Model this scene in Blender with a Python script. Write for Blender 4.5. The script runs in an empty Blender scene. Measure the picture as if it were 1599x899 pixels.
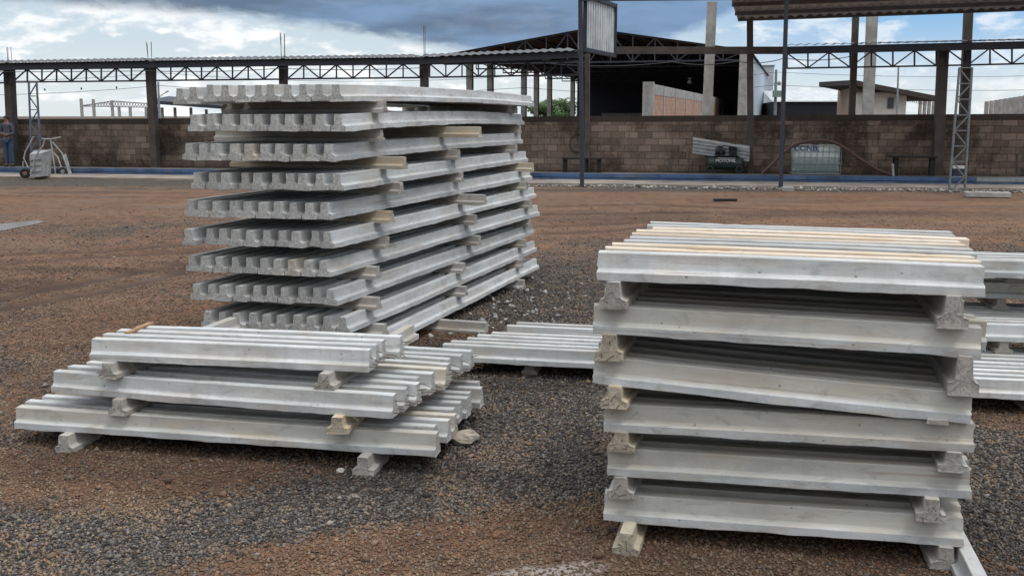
import bpy, math, random
import numpy as np
from mathutils import Vector, Matrix

random.seed(7)
rng = np.random.default_rng(7)
sc = bpy.context.scene
col = sc.collection
R = math.radians

# ------------------------------------------------------------------ camera model
F, CX, CY, HZ, CH = 1550.0, 799.5, 449.5, 179.0, 1.85
TH = math.atan((CY - HZ) / F)
CT, ST = math.cos(TH), math.sin(TH)

def ray(px, py):
    u = (px - CX) / F
    v = (CY - py) / F
    return Vector((u, CT + v * ST, -ST + v * CT))

def at_z(px, py, z=0.0):
    d = ray(px, py)
    return Vector((0, 0, CH)) + d * ((z - CH) / d.z)

def at_Y(px, py, Y):
    d = ray(px, py)
    return Vector((0, 0, CH)) + d * (Y / d.y)

def X_of(px, Y, z):
    return (px - CX) / F * (Y * CT - (z - CH) * ST)

def px_of(p):
    dep = p.y * CT - (p.z - CH) * ST
    return CX + F * p.x / dep

def zrow(py, Y):
    return at_Y(CX, py, Y).z

# ------------------------------------------------------------------ tagging
def tag(o, label=None, cat=None, group=None, kind=None):
    if label: o['label'] = label
    if cat: o['category'] = cat
    if group: o['group'] = group
    if kind or cat: o['kind'] = kind or 'thing'
    return o

def empty(name, loc, label=None, cat=None, group=None):
    o = bpy.data.objects.new(name, None)
    o.empty_display_size = 0.1
    col.objects.link(o)
    o.location = loc
    tag(o, label, cat, group)
    return o

ORD = ['first', 'second', 'third', 'fourth', 'fifth', 'sixth', 'seventh', 'eighth', 'ninth', 'tenth', 'eleventh', 'twelfth']

# ------------------------------------------------------------------ mesh builder (world coordinates)
class MB:
    def __init__(s):
        s.v = []; s.f = []
    def add(s, vs, fs):
        b = len(s.v)
        s.v += [Vector(p) for p in vs]
        s.f += [tuple(b + i for i in q) for q in fs]
        return s
    def box(s, p0, p1, M=None, bev=0.0):
        x0, y0, z0 = p0; x1, y1, z1 = p1
        if bev <= 0:
            vs = [(x0,y0,z0),(x1,y0,z0),(x1,y1,z0),(x0,y1,z0),(x0,y0,z1),(x1,y0,z1),(x1,y1,z1),(x0,y1,z1)]
            fs = [(3,2,1,0),(4,5,6,7),(0,1,5,4),(1,2,6,5),(2,3,7,6),(3,0,4,7)]
        else:
            b = bev
            ring = lambda z, i: [(x0+b if i else x0+b, y0+i, z)]
            vs = []
            def loop(z, ins):
                a0, a1, c0, c1 = x0+ins, x1-ins, y0+ins, y1-ins
                return [(a0+b,c0,z),(a1-b,c0,z),(a1,c0+b,z),(a1,c1-b,z),(a1-b,c1,z),(a0+b,c1,z),(a0,c1-b,z),(a0,c0+b,z)]
            vs = loop(z0, b*.7) + loop(z0+b, 0) + loop(z1-b, 0) + loop(z1, b*.7)
            fs = [tuple(range(7,-1,-1)), tuple(range(24,32))]
            for k in range(3):
                for i in range(8):
                    j = (i+1) % 8
                    fs.append((k*8+i, k*8+j, k*8+8+j, k*8+8+i))
        if M is not None:
            vs = [M @ Vector(p) for p in vs]
        return s.add(vs, fs)
    def bar(s, a, b, w=.05, h=None, up=(0,0,1)):
        a = Vector(a); b = Vector(b); h = h or w
        d = (b - a); L = d.length
        if L < 1e-6: return s
        d.normalize(); up = Vector(up)
        if abs(d.dot(up)) > .97: up = Vector((0,1,0)) if abs(d.y) < .9 else Vector((1,0,0))
        sd = d.cross(up).normalized(); u2 = sd.cross(d).normalized()
        vs = []
        for p in (a, b):
            for i, j in ((-1,-1),(1,-1),(1,1),(-1,1)):
                vs.append(p + sd*(i*w/2) + u2*(j*h/2))
        return s.add(vs, [(0,1,2,3),(7,6,5,4),(0,4,5,1),(1,5,6,2),(2,6,7,3),(3,7,4,0)])
    def tube(s, pts, r, n=8, caps=True):
        pts = [Vector(p) for p in pts]
        rs = r if isinstance(r, (list, tuple)) else [r]*len(pts)
        vs = []; fs = []
        prev = None
        for i, p in enumerate(pts):
            t = (pts[min(i+1, len(pts)-1)] - pts[max(i-1, 0)]).normalized()
            if prev is None:
                ref = Vector((0,0,1)) if abs(t.z) < .9 else Vector((1,0,0))
                a = t.cross(ref).normalized()
            else:
                a = (prev - t*prev.dot(t)).normalized()
            prev = a
            b = t.cross(a)
            for k in range(n):
                an = 2*math.pi*k/n
                vs.append(p + a*(rs[i]*math.cos(an)) + b*(rs[i]*math.sin(an)))
        for i in range(len(pts)-1):
            for k in range(n):
                k2 = (k+1) % n
                fs.append((i*n+k, i*n+k2, (i+1)*n+k2, (i+1)*n+k))
        if caps:
            fs.append(tuple(range(n-1,-1,-1)))
            fs.append(tuple((len(pts)-1)*n + k for k in range(n)))
        return s.add(vs, fs)
    def cyl(s, a, b, r, n=20, r2=None):
        return s.tube([a, b], [r, r2 if r2 is not None else r], n)
    def torus(s, c, ax, R_, r, n=24, m=8):
        c = Vector(c); ax = Vector(ax).normalized()
        ref = Vector((0,0,1)) if abs(ax.z) < .9 else Vector((1,0,0))
        a = ax.cross(ref).normalized(); b = ax.cross(a)
        vs = []; fs = []
        for i in range(n):
            t = 2*math.pi*i/n
            rad = a*math.cos(t) + b*math.sin(t)
            for k in range(m):
                q = 2*math.pi*k/m
                vs.append(c + rad*(R_ + r*math.cos(q)) + ax*(r*math.sin(q)))
        for i in range(n):
            for k in range(m):
                i2 = (i+1) % n; k2 = (k+1) % m
                fs.append((i*m+k, i2*m+k, i2*m+k2, i*m+k2))
        return s.add(vs, fs)
    def ball(s, c, r, n=12, m=8, sq=(1,1,1)):
        c = Vector(c); vs = [c + Vector((0,0,r*sq[2]))]; fs = []
        for i in range(1, m):
            a = math.pi*i/m
            for k in range(n):
                t = 2*math.pi*k/n
                vs.append(c + Vector((r*sq[0]*math.sin(a)*math.cos(t), r*sq[1]*math.sin(a)*math.sin(t), r*sq[2]*math.cos(a))))
        vs.append(c - Vector((0,0,r*sq[2])))
        for k in range(n):
            fs.append((0, 1+k, 1+(k+1)%n))
            fs.append((len(vs)-1, 1+(m-2)*n+(k+1)%n, 1+(m-2)*n+k))
        for i in range(m-2):
            for k in range(n):
                k2 = (k+1)%n
                fs.append((1+i*n+k, 1+(i+1)*n+k, 1+(i+1)*n+k2, 1+i*n+k2))
        return s.add(vs, fs)
    def sheet(s, p00, p10, p01, amp=.02, pitch=.18, thick=.006, nseg=8, groove=False):
        """corrugated sheet: ribs run from p00 to p01, waves repeat along p00->p10"""
        p00 = Vector(p00); e = Vector(p10) - p00; g = Vector(p01) - p00
        nrm = e.cross(g).normalized()
        n = max(4, int(e.length / pitch * nseg))
        vs = []; fs = []
        for i in range(n+1):
            t = i/n
            ph = (t*e.length/pitch) % 1.0
            hgt = amp * (.5 - .5*math.cos(2*math.pi*ph)) if not groove else amp*min(1.0, max(0.0, abs(ph - .5)*2 - .22)/.12)
            for q in (0, 1):
                b = p00 + e*t + g*q + nrm*hgt
                vs += [b, b + nrm*thick]
        for i in range(n):
            a = i*4; c = a+4
            fs += [(a+1,c+1,c+3,a+3),(a,a+2,c+2,c),(a,c,c+1,a+1),(a+2,a+3,c+3,c+2)]
        fs += [(0,1,3,2),(n*4,n*4+2,n*4+3,n*4+1)]
        return s.add(vs, fs)
    def mesh(s, name, org=(0,0,0), smooth=None):
        me = bpy.data.meshes.new(name)
        o = Vector(org)
        me.from_pydata([v - o for v in s.v], [], s.f)
        me.update()
        if smooth:
            me.polygons.foreach_set('use_smooth', [True]*len(me.polygons))
            me.set_sharp_from_angle(angle=R(smooth))
        return me
    def part(s, name, mat, root, smooth=None):
        """link as a child of root (roots are never rotated)"""
        org = Vector((0,0,0)); r = root
        while r is not None:
            org += r.location; r = r.parent
        o = bpy.data.objects.new(name, s.mesh(name, org, smooth))
        o.data.materials.append(mat)
        col.objects.link(o); o.parent = root
        return o
    def thing(s, name, mat, label, cat, group=None, loc=None, smooth=None, kind=None):
        if loc is None:
            lo = Vector((min(v.x for v in s.v), min(v.y for v in s.v), min(v.z for v in s.v)))
            hi = Vector((max(v.x for v in s.v), max(v.y for v in s.v), max(v.z for v in s.v)))
            loc = Vector(((lo.x+hi.x)/2, (lo.y+hi.y)/2, lo.z))
        o = bpy.data.objects.new(name, s.mesh(name, loc, smooth))
        o.data.materials.append(mat); o.location = loc
        col.objects.link(o)
        return tag(o, label, cat, group, kind)

# ------------------------------------------------------------------ materials
class NT:
    def __init__(s, tree):
        s.t = tree; s.n = tree.nodes; s.l = tree.links
    def new(s, ty, **kw):
        n = s.n.new(ty)
        for k, v in kw.items(): setattr(n, k, v)
        return n
    def put(s, sock, v):
        if v is None: return
        if hasattr(v, 'is_linked') or isinstance(v, bpy.types.NodeSocket): s.l.new(v, sock)
        else: sock.default_value = v
    def math(s, op, a, b=None, c=None, clamp=False):
        n = s.new('ShaderNodeMath', operation=op); n.use_clamp = clamp
        s.put(n.inputs[0], a); s.put(n.inputs[1], b)
        if c is not None: s.put(n.inputs[2], c)
        return n.outputs[0]
    def mix(s, f, a, b, mode='MIX'):
        n = s.new('ShaderNodeMix', data_type='RGBA', blend_type=mode)
        n.clamp_factor = True
        s.put(n.inputs[0], f)
        for i, v in ((6, a), (7, b)):
            if isinstance(v, tuple) and len(v) == 3: v = (*v, 1)
            s.put(n.inputs[i], v)
        return n.outputs[2]
    def noise(s, vec, scale, detail=4, rough=.55, dist=0.0):
        n = s.new('ShaderNodeTexNoise')
        s.put(n.inputs['Vector'], vec)
        n.inputs['Scale'].default_value = scale; n.inputs['Detail'].default_value = detail
        n.inputs['Roughness'].default_value = rough; n.inputs['Distortion'].default_value = dist
        return n.outputs['Fac']
    def smooth(s, v, a, b, o0=0.0, o1=1.0):
        n = s.new('ShaderNodeMapRange', interpolation_type='SMOOTHSTEP')
        s.put(n.inputs[0], v)
        for i, x in enumerate((a, b, o0, o1)): s.put(n.inputs[i+1], x)
        return n.outputs[0]
    def mapping(s, vec, scale=(1,1,1), loc=(0,0,0), rot=(0,0,0)):
        n = s.new('ShaderNodeMapping')
        s.put(n.inputs[0], vec)
        n.inputs['Scale'].default_value = scale; n.inputs['Location'].default_value = loc; n.inputs['Rotation'].default_value = rot
        return n.outputs[0]
    def vadd(s, a, b):
        n = s.new('ShaderNodeVectorMath', operation='ADD'); s.put(n.inputs[0], a); s.put(n.inputs[1], b)
        return n.outputs[0]

def material(name):
    m = bpy.data.materials.new(name); m.use_nodes = True
    nt = NT(m.node_tree)
    b = m.node_tree.nodes['Principled BSDF']
    return m, nt, b

def bump(nt, b, h, strength=.4, dist=.01):
    n = nt.new('ShaderNodeBump')
    n.inputs['Strength'].default_value = strength; n.inputs['Distance'].default_value = dist
    nt.put(n.inputs['Height'], h)
    nt.l.new(n.outputs[0], b.inputs['Normal'])

def simple(name, c, rough=.7, metal=0.0, var=.25, scale=6.0, dirt=(.10,.065,.045), dirt_amt=.25, bmp=.1, bscale=60):
    m, nt, b = material(name)
    tc = nt.new('ShaderNodeTexCoord').outputs['Object']
    oi = nt.new('ShaderNodeObjectInfo')
    off = nt.new('ShaderNodeCombineXYZ')
    nt.put(off.inputs[0], nt.math('MULTIPLY', oi.outputs['Random'], 40.0))
    vec = nt.vadd(tc, off.outputs[0])
    n1 = nt.noise(vec, scale, 5, .6)
    n2 = nt.noise(vec, scale*.35, 6, .65)
    dark = tuple(x*(1-var) for x in c); lite = tuple(min(1, x*(1+var*.6)) for x in c)
    cc = nt.mix(nt.smooth(n1, .3, .7), dark, lite)
    cc = nt.mix(nt.math('MULTIPLY', nt.smooth(n2, .5, .75), dirt_amt), cc, dirt)
    nt.put(b.inputs['Base Color'], cc)
    b.inputs['Metallic'].default_value = metal
    nt.put(b.inputs['Roughness'], nt.smooth(n1, .2, .8, max(.05, rough-.1), min(1, rough+.12)))
    if bmp > 0: bump(nt, b, nt.noise(vec, bscale, 4), bmp, .01)
    return m

def concrete(name, base, tan=(.42,.32,.20), tan_amt=.1, stain=.35, web=None, light=None):
    """cast concrete with streaks along the beam, pores and wet patches; object space, x runs along the beam"""
    m, nt, b = material(name)
    tc = nt.new('ShaderNodeTexCoord').outputs['Object']
    oi = nt.new('ShaderNodeObjectInfo').outputs['Random']
    off = nt.new('ShaderNodeCombineXYZ')
    nt.put(off.inputs[0], nt.math('MULTIPLY', oi, 73.0)); nt.put(off.inputs[1], nt.math('MULTIPLY', oi, 31.0))
    v = nt.vadd(tc, off.outputs[0])
    streak = nt.noise(nt.mapping(v, (1.2, 7, 10)), 1.6, 6, .6, .4)
    blot = nt.noise(v, 3.0, 7, .66, .5)
    drip = nt.noise(nt.mapping(v, (9, 2, .8)), 2.2, 5, .6, .3)
    fine = nt.noise(v, 42, 5, .7)
    micro = nt.noise(v, 190, 3, .7)
    lo = tuple(x*(1-stain*.55) for x in base); hi = tuple(min(.8, x*1.10) for x in base)
    c = nt.mix(nt.smooth(streak, .22, .78), lo, hi)
    c = nt.mix(nt.math('MULTIPLY', nt.smooth(drip, .50, .70), stain*.8), c, tuple(x*.7 for x in base))
    if web:
        z = nt.new('ShaderNodeSeparateXYZ'); nt.put(z.inputs[0], tc)
        zz = nt.math('ADD', z.outputs[2], nt.math('MULTIPLY', nt.math('SUBTRACT', blot, .5), .035))
        c = nt.mix(nt.math('MULTIPLY', nt.smooth(zz, .027, .038), .9), c, nt.mix(nt.smooth(streak, .3, .7), tuple(x*.84 for x in web), web))
    c = nt.mix(nt.math('MULTIPLY', nt.smooth(blot, .47, .68), stain*.9), c, tuple(x*.52 for x in base))
    # warm mud wash on some beams
    wash = nt.noise(nt.mapping(v, (1.1, 4, 5), loc=(7,3,1)), 2.0, 5, .6, .5)
    c = nt.mix(nt.math('MULTIPLY', nt.smooth(wash, .47, .63), tan_amt), c, tan)
    per = nt.math('ADD', .84, nt.math('MULTIPLY', nt.math('FRACT', nt.math('MULTIPLY', oi, 17.3)), .26))
    pc = nt.new('ShaderNodeCombineXYZ')
    for i in range(3): nt.put(pc.inputs[i], per)
    c = nt.mix(1.0, c, pc.outputs[0], 'MULTIPLY')
    c = nt.mix(nt.math('MULTIPLY', nt.smooth(fine, .60, .78), .45), c, tuple(x*.55 for x in base))
    pits = nt.new('ShaderNodeTexVoronoi'); pits.inputs['Scale'].default_value = 20
    nt.put(pits.inputs['Vector'], nt.mapping(v, (1, 1, 1)))
    pit = nt.math('MULTIPLY', nt.smooth(pits.outputs['Distance'], .07, .14, 1, 0), nt.smooth(nt.noise(v, 9, 2), .53, .60))
    c = nt.mix(nt.math('MULTIPLY', pit, .7), c, tuple(x*.3 for x in base))
    # grey-brown handling scuffs and short dark drips
    scuff = nt.noise(nt.mapping(v, (3, 10, 6), loc=(3,9,4)), 2.4, 7, .7, .8)
    c = nt.mix(nt.math('MULTIPLY', nt.smooth(scuff, .53, .66), .50), c, tuple(x*.50 for x in (base[0], base[1]*.96, base[2]*.90)))
    # thin rust-brown lines left along the mould seams, and a little red dust
    line = nt.noise(nt.mapping(v, (.9, 5, 55), loc=(2,8,5)), 1.0, 4, .6, .2)
    c = nt.mix(nt.math('MULTIPLY', nt.smooth(line, .60, .70), .42), c, (.27,.19,.13))
    dust = nt.noise(nt.mapping(v, (1.3, 3, 3), loc=(9,1,7)), 1.7, 7, .7, .6)
    c = nt.mix(nt.math('MULTIPLY', nt.smooth(dust, .54, .72), .30), c, (.36,.26,.19))
    # sawn and broken ends: coarse aggregate shows
    nrm = nt.new('ShaderNodeTexCoord').outputs['Normal']
    ns = nt.new('ShaderNodeSeparateXYZ'); nt.put(ns.inputs[0], nrm)
    endm = nt.smooth(nt.math('ABSOLUTE', ns.outputs[0]), .6, .85)
    agg = nt.noise(v, 75, 6, .75, .6)
    agg2 = nt.noise(v, 24, 4, .7, .3)
    ec = nt.mix(nt.smooth(agg, .36, .58), (.24,.23,.22), (base[0]*.98, base[1]*.96, base[2]*.92))
    ec = nt.mix(nt.math('MULTIPLY', nt.smooth(agg2, .5, .68), .45), ec, (.30,.24,.19))
    c = nt.mix(nt.math('MULTIPLY', endm, .85), c, ec)
    nt.put(b.inputs['Base Color'], c)
    b.inputs['Roughness'].default_value = .88
    b.inputs['Specular IOR Level'].default_value = .25
    h = nt.math('ADD', nt.math('MULTIPLY', fine, .6), nt.math('MULTIPLY', micro, .4))
    h = nt.math('SUBTRACT', h, nt.math('MULTIPLY', pit, .9))
    h = nt.math('ADD', h, nt.math('MULTIPLY', blot, .5))
    h = nt.math('ADD', h, nt.math('MULTIPLY', nt.math('MULTIPLY', endm, agg), 4.0))
    bump(nt, b, h, .42, .006)
    return m

M = {}
M['beam'] = concrete('cast_concrete', (.545,.552,.548), tan_amt=.20, stain=.42)
M['beam_old'] = concrete('weathered_concrete', (.53,.545,.55), tan_amt=.30, stain=.44, web=(.485,.470,.425))
M['beam_tan'] = concrete('mud_washed_concrete', (.59,.515,.425), tan=(.57,.425,.29), tan_amt=.75, stain=.18)
M['beam_cream'] = concrete('cream_stained_concrete', (.56,.52,.45), tan=(.50,.40,.29), tan_amt=.45, stain=.28)
M['offcut'] = concrete('offcut_concrete', (.44,.425,.40), tan_amt=.28, stain=.38)
M['offcut_tan'] = concrete('tan_offcut_concrete', (.50,.44,.345), tan=(.44,.31,.18), tan_amt=.45, stain=.3)
M['rough'] = concrete('rough_concrete', (.40,.38,.35), tan_amt=.4, stain=.4)
M['steel'] = simple('rusty_wire', (.10,.06,.04), .75, .3)
M['dark_steel'] = simple('dark_painted_steel', (.030,.036,.052), .6, .0, dirt_amt=.35)
M['blue_steel'] = simple('weathered_blue_steel', (.045,.095,.200), .6, .0, .45, 2.2, dirt=(.20,.21,.21), dirt_amt=.55)
M['grey_steel'] = simple('galvanised_steel', (.26,.29,.31), .5, .2, dirt_amt=.3)
M['dull_steel'] = simple('dull_grey_steel', (.17,.185,.195), .6, .1, dirt_amt=.4)
M['blue_grey'] = simple('blue_grey_steel', (.10,.125,.16), .6, .0, dirt_amt=.3)
M['pale_steel'] = simple('pale_painted_steel', (.33,.335,.33), .6, .0, dirt_amt=.35)
M['old_sheet'] = simple('old_canopy_sheet', (.105,.105,.11), .7, 0, dirt_amt=.45)
M['sheet'] = simple('galvanised_sheet', (.42,.43,.43), .5, .15, dirt_amt=.35)
M['white_sheet'] = simple('white_sheet', (.55,.57,.58), .5, .0, dirt_amt=.15, scale=2)
M['hall_roof'] = simple('dark_hall_roof', (.085,.066,.064), .8, .0, dirt_amt=.3)
M['under'] = simple('old_roof_sheet', (.60,.60,.62), .8, .0, dirt_amt=.3)
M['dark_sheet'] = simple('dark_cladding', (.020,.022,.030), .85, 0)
M['post'] = simple('stained_post_concrete', (.085,.070,.062), .9, 0, .35, 3, dirt=(.06,.045,.035), dirt_amt=.6)
M['pale_post'] = simple('pale_post_concrete', (.36,.35,.33), .9, 0, .25, 3, dirt=(.2,.16,.12), dirt_amt=.4)
M['plaster'] = simple('cream_plaster', (.68,.66,.60), .9, 0, .12, 2, dirt_amt=.2)
M['glass'] = simple('dark_glass', (.05,.06,.07), .15, 0, .1, bmp=0)
M['rubber'] = simple('black_rubber', (.02,.02,.02), .8)
M['red'] = simple('faded_red_paint', (.22,.11,.10), .6)
M['black'] = simple('black_enamel', (.014,.018,.018), .5, 0, dirt_amt=.15)
M['green_black'] = simple('dark_green_enamel', (.018,.030,.028), .45, 0, dirt_amt=.15)
M['white'] = simple('white_paint', (.75,.75,.72), .6, bmp=0)
M['ink'] = simple('blue_ink', (.03,.08,.20), .7, bmp=0)
M['hose'] = simple('brown_hose', (.085,.048,.042), .65)
M['wood'] = simple('weathered_board', (.34,.21,.11), .85, 0, .35, 9, dirt_amt=.3)
M['dark_wood'] = simple('dark_board', (.018,.014,.012), .85)
M['wire'] = simple('cable', (.03,.03,.035), .7, bmp=0)

def brick_mat(name, cols, mortar, bw, bh, rough=.95, stain=.6, stain_col=(.035,.026,.02), yaw=0.0, msize=.012):
    m, nt, b = material(name)
    tc = nt.new('ShaderNodeTexCoord').outputs['Object']
    # rotate into the wall's plane: x along, z up
    v = nt.mapping(tc, (1,1,1), rot=(0,0,-yaw))
    sp = nt.new('ShaderNodeSeparateXYZ'); nt.put(sp.inputs[0], v)
    cb = nt.new('ShaderNodeCombineXYZ'); nt.put(cb.inputs[0], sp.outputs[0]); nt.put(cb.inputs[1], sp.outputs[2])
    wob = nt.new('ShaderNodeTexNoise'); nt.put(wob.inputs['Vector'], cb.outputs[0]); wob.inputs['Scale'].default_value = 3
    wv = nt.new('ShaderNodeVectorMath', operation='SCALE'); nt.put(wv.inputs[0], wob.outputs['Color']); wv.inputs['Scale'].default_value = .03
    vec = nt.vadd(cb.outputs[0], wv.outputs[0])
    br = nt.new('ShaderNodeTexBrick')
    nt.put(br.inputs['Vector'], vec)
    br.inputs['Scale'].default_value = 1; br.inputs['Brick Width'].default_value = bw; br.inputs['Row Height'].default_value = bh
    br.inputs['Mortar Size'].default_value = msize; br.inputs['Mortar Smooth'].default_value = .35; br.inputs['Bias'].default_value = -.1
    br.inputs['Color1'].default_value = (*cols[0], 1); br.inputs['Color2'].default_value = (*cols[1], 1); br.inputs['Mortar'].default_value = (*mortar, 1)
    n1 = nt.noise(cb.outputs[0], .55, 8, .68); n2 = nt.noise(cb.outputs[0], 14, 5, .7)
    c = br.outputs['Color']
    c = nt.mix(nt.math('MULTIPLY', nt.smooth(n1, .44, .62), stain), c, stain_col)
    c = nt.mix(nt.math('MULTIPLY', nt.smooth(n2, .52, .75), .35), c, tuple(x*1.5 for x in cols[1]))
    c = nt.mix(nt.math('MULTIPLY', nt.smooth(n2, .45, .25), .4), c, tuple(x*.5 for x in cols[0]))
    base_d = nt.smooth(nt.math('ADD', sp.outputs[2], nt.math('MULTIPLY', nt.math('SUBTRACT', n2, .5), .5)), .45, .12)
    c = nt.mix(nt.math('MULTIPLY', base_d, stain*.7), c, tuple(x*1.1 for x in stain_col))
    n3 = nt.noise(nt.mapping(cb.outputs[0], (3.5, .5, 1)), 1.0, 6, .65)
    c = nt.mix(nt.math('MULTIPLY', nt.smooth(n3, .54, .70), stain*.6), c, stain_col)
    nt.put(b.inputs['Base Color'], c); b.inputs['Roughness'].default_value = rough; b.inputs['Specular IOR Level'].default_value = .15
    h = nt.math('ADD', nt.math('MULTIPLY', br.outputs['Fac'], -1.0), nt.math('MULTIPLY', n2, .4))
    bump(nt, b, h, .6, .02)
    return m

# ------------------------------------------------------------------ wall line
A0 = at_z(0, 272); B0 = at_z(1599, 291)
DW = (B0 - A0).normalized()
NW = Vector((DW.y, -DW.x, 0))                     # towards the camera
YAWW = math.atan2(DW.y, DW.x)

def Wz(px, z, off=0.0):
    k = (px - CX) / F
    D = NW.x*A0.x + NW.y*A0.y + off
    Y = (D + NW.x*k*(z - CH)*ST) / (NW.x*k*CT + NW.y)
    return Vector((X_of(px, Y, z), Y, z))

def Wp(px, py, off=0.0):
    d = ray(px, py)
    D = NW.x*A0.x + NW.y*A0.y + off
    t = D / (NW.x*d.x + NW.y*d.y)
    return Vector((0, 0, CH)) + d*t

W_OFF, P_OFF, C_OFF = -1.75, -1.42, 2.05          # wall face, posts, front columns

# ------------------------------------------------------------------ ground
def vnoise(x, y, seed=0):
    """smooth value noise, numpy"""
    def h(i, j):
        n = (i*374761393 + j*668265263 + seed*1442695041) & 0x7fffffff
        n = ((n ^ (n >> 13)) * 1274126177) & 0x7fffffff
        return ((n ^ (n >> 16)) & 0xffff) / 65535.0
    xi = np.floor(x).astype(np.int64); yi = np.floor(y).astype(np.int64)
    fx = x - xi; fy = y - yi
    fx = fx*fx*(3-2*fx); fy = fy*fy*(3-2*fy)
    a = h(xi, yi); b = h(xi+1, yi); c = h(xi, yi+1); d = h(xi+1, yi+1)
    return (a*(1-fx)+b*fx)*(1-fy) + (c*(1-fx)+d*fx)*fy

def fbm(x, y, seed=0, oct=4):
    s = 0; a = .5; t = 0
    for k in range(oct):
        s = s + a*vnoise(x*2**k, y*2**k, seed+k); t += a; a *= .5
    return s/t

# patches of bare soil (+) and clean grey stone (-): place, radii along x and y, weight
SPOTS = []
def spot(px, py, rx, ry, w):
    p = at_z(px, py); SPOTS.append((p.x, p.y, rx, ry, w))
for a in ((300,745,1.7,.42,.6), (90,740,.9,.5,.6), (330,840,1.7,.55,-.45), (560,800,.8,.5,-.35), (60,860,.7,.4,-.4),
          (760,860,1.1,.35,.95), (860,800,.7,.3,.55), (1000,880,1.3,.33,1.0), (1230,880,1.6,.35,1.0), (640,880,.8,.3,.6),
          (780,640,1.1,1.2,-.7), (860,700,.9,.6,-.6), (890,470,1.2,2.0,-.5), (780,470,.8,1.2,-.4), (700,520,.35,.25,.5),
          (900,345,3.2,2.2,1.2), (1200,325,8,2.6,1.3), (1560,340,4,2.6,1.2), (1400,315,7,2.4,1.0),
          (1580,800,1.2,1.6,-.8), (1570,655,.7,.35,.8), (1580,700,.7,.5,-.3),
          (60,365,3.2,2.6,.05), (200,350,3,2,.12), (200,310,7,2.6,.45), (500,310,9,2.6,.8), (20,420,2,1.2,.15),
          (170,470,2.6,1.6,.3), (250,400,2.5,1.5,.3), (120,520,1.6,1.0,.15), (100,620,1,.7,.1), (550,287,14,.9,-.6), (1240,297,12,.5,-1.0)):
    spot(*a)

def soil(x, y):
    s = .42 + .9*(fbm(x*.55, y*.55, 3) - .5) + .55*(fbm(x*2.1, y*2.1, 11) - .5) + .30*(fbm(x*7, y*7, 17, 3) - .5)
    for (cx, cy, rx, ry, w) in SPOTS:
        s = s + w*np.exp(-(((x-cx)/rx)**2 + ((y-cy)/ry)**2))
    return np.clip(s, 0, 1)

SILT = []
for px, py, rx, ry in ((850,895,.30,.085), (915,884,.18,.05), (775,899,.20,.06), (545,770,.16,.05), (590,760,.10,.04)):
    p = at_z(px, py); SILT.append((p.x, p.y, rx, ry))
def silt(x, y):
    s_ = np.zeros_like(x)
    for (cx, cy, rx, ry) in SILT:
        s_ = np.maximum(s_, 1.35*np.exp(-(((x-cx)/rx)**2 + ((y-cy)/ry)**2)))
    return np.clip(s_ - .95*fbm(x*9, y*9, 31, 4) - .05, 0, 1)

WET_SHADE = []  # damp ground, plus contact shade under the stacks put into the colour
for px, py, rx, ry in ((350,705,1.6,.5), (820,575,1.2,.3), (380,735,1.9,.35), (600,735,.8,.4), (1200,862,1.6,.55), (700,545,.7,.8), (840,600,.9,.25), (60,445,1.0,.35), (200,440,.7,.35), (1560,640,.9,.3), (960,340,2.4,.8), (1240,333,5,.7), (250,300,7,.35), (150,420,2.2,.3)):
    p = at_z(px, py); WET_SHADE.append((p.x, p.y, rx, ry))
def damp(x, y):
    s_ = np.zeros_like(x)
    for (cx, cy, rx, ry) in WET_SHADE:
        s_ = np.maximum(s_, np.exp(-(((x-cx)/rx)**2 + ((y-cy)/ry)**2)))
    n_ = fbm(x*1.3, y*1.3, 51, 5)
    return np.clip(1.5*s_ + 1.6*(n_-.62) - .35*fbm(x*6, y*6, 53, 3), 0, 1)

RUTS = []
for pts in (((0,395),(150,392),(300,378)), ((0,480),(150,455),(295,420)), ((0,463),(120,440),(290,408)), ((0,410),(130,402),(300,390)),
            ((850,322),(1000,318),(1300,330)), ((850,333),(960,332),(1100,330)), ((850,352),(930,349),(1030,345)), ((850,363),(930,360),(1020,352)),
            ((0,305),(300,308),(620,312))):
    P = [at_z(*q) for q in pts]
    RUTS.append([(p.x, p.y) for p in P])

def rut(x, y):
    best = np.full_like(x, 9.0)
    for r in RUTS:
        for (ax, ay), (bx, by) in zip(r[:-1], r[1:]):
            dx, dy = bx-ax, by-ay
            t = np.clip(((x-ax)*dx + (y-ay)*dy)/(dx*dx+dy*dy), 0, 1)
            wob = .12*(vnoise(x*.8, y*.8, 5) - .5)
            best = np.minimum(best, np.hypot(x-ax-t*dx, y-ay-t*dy) + wob)
    return np.exp(-(best/.17)**2)

def ground_z(x, y):
    near = np.clip((31 - y)/4, 0, 1)*np.clip((22-np.abs(x))/4, 0, 1)
    z = .030*(fbm(x*.9, y*.9, 21) - .5) + .016*(fbm(x*5, y*5, 23, 3) - .5)
    z = z - .035*rut(x, y) - .004
    pd = at_z(0, 354)
    z = z*(1 - np.exp(-(((x-pd.x)/3.6)**2 + ((y-pd.y)/1.7)**2)**2))
    return z*near

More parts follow.
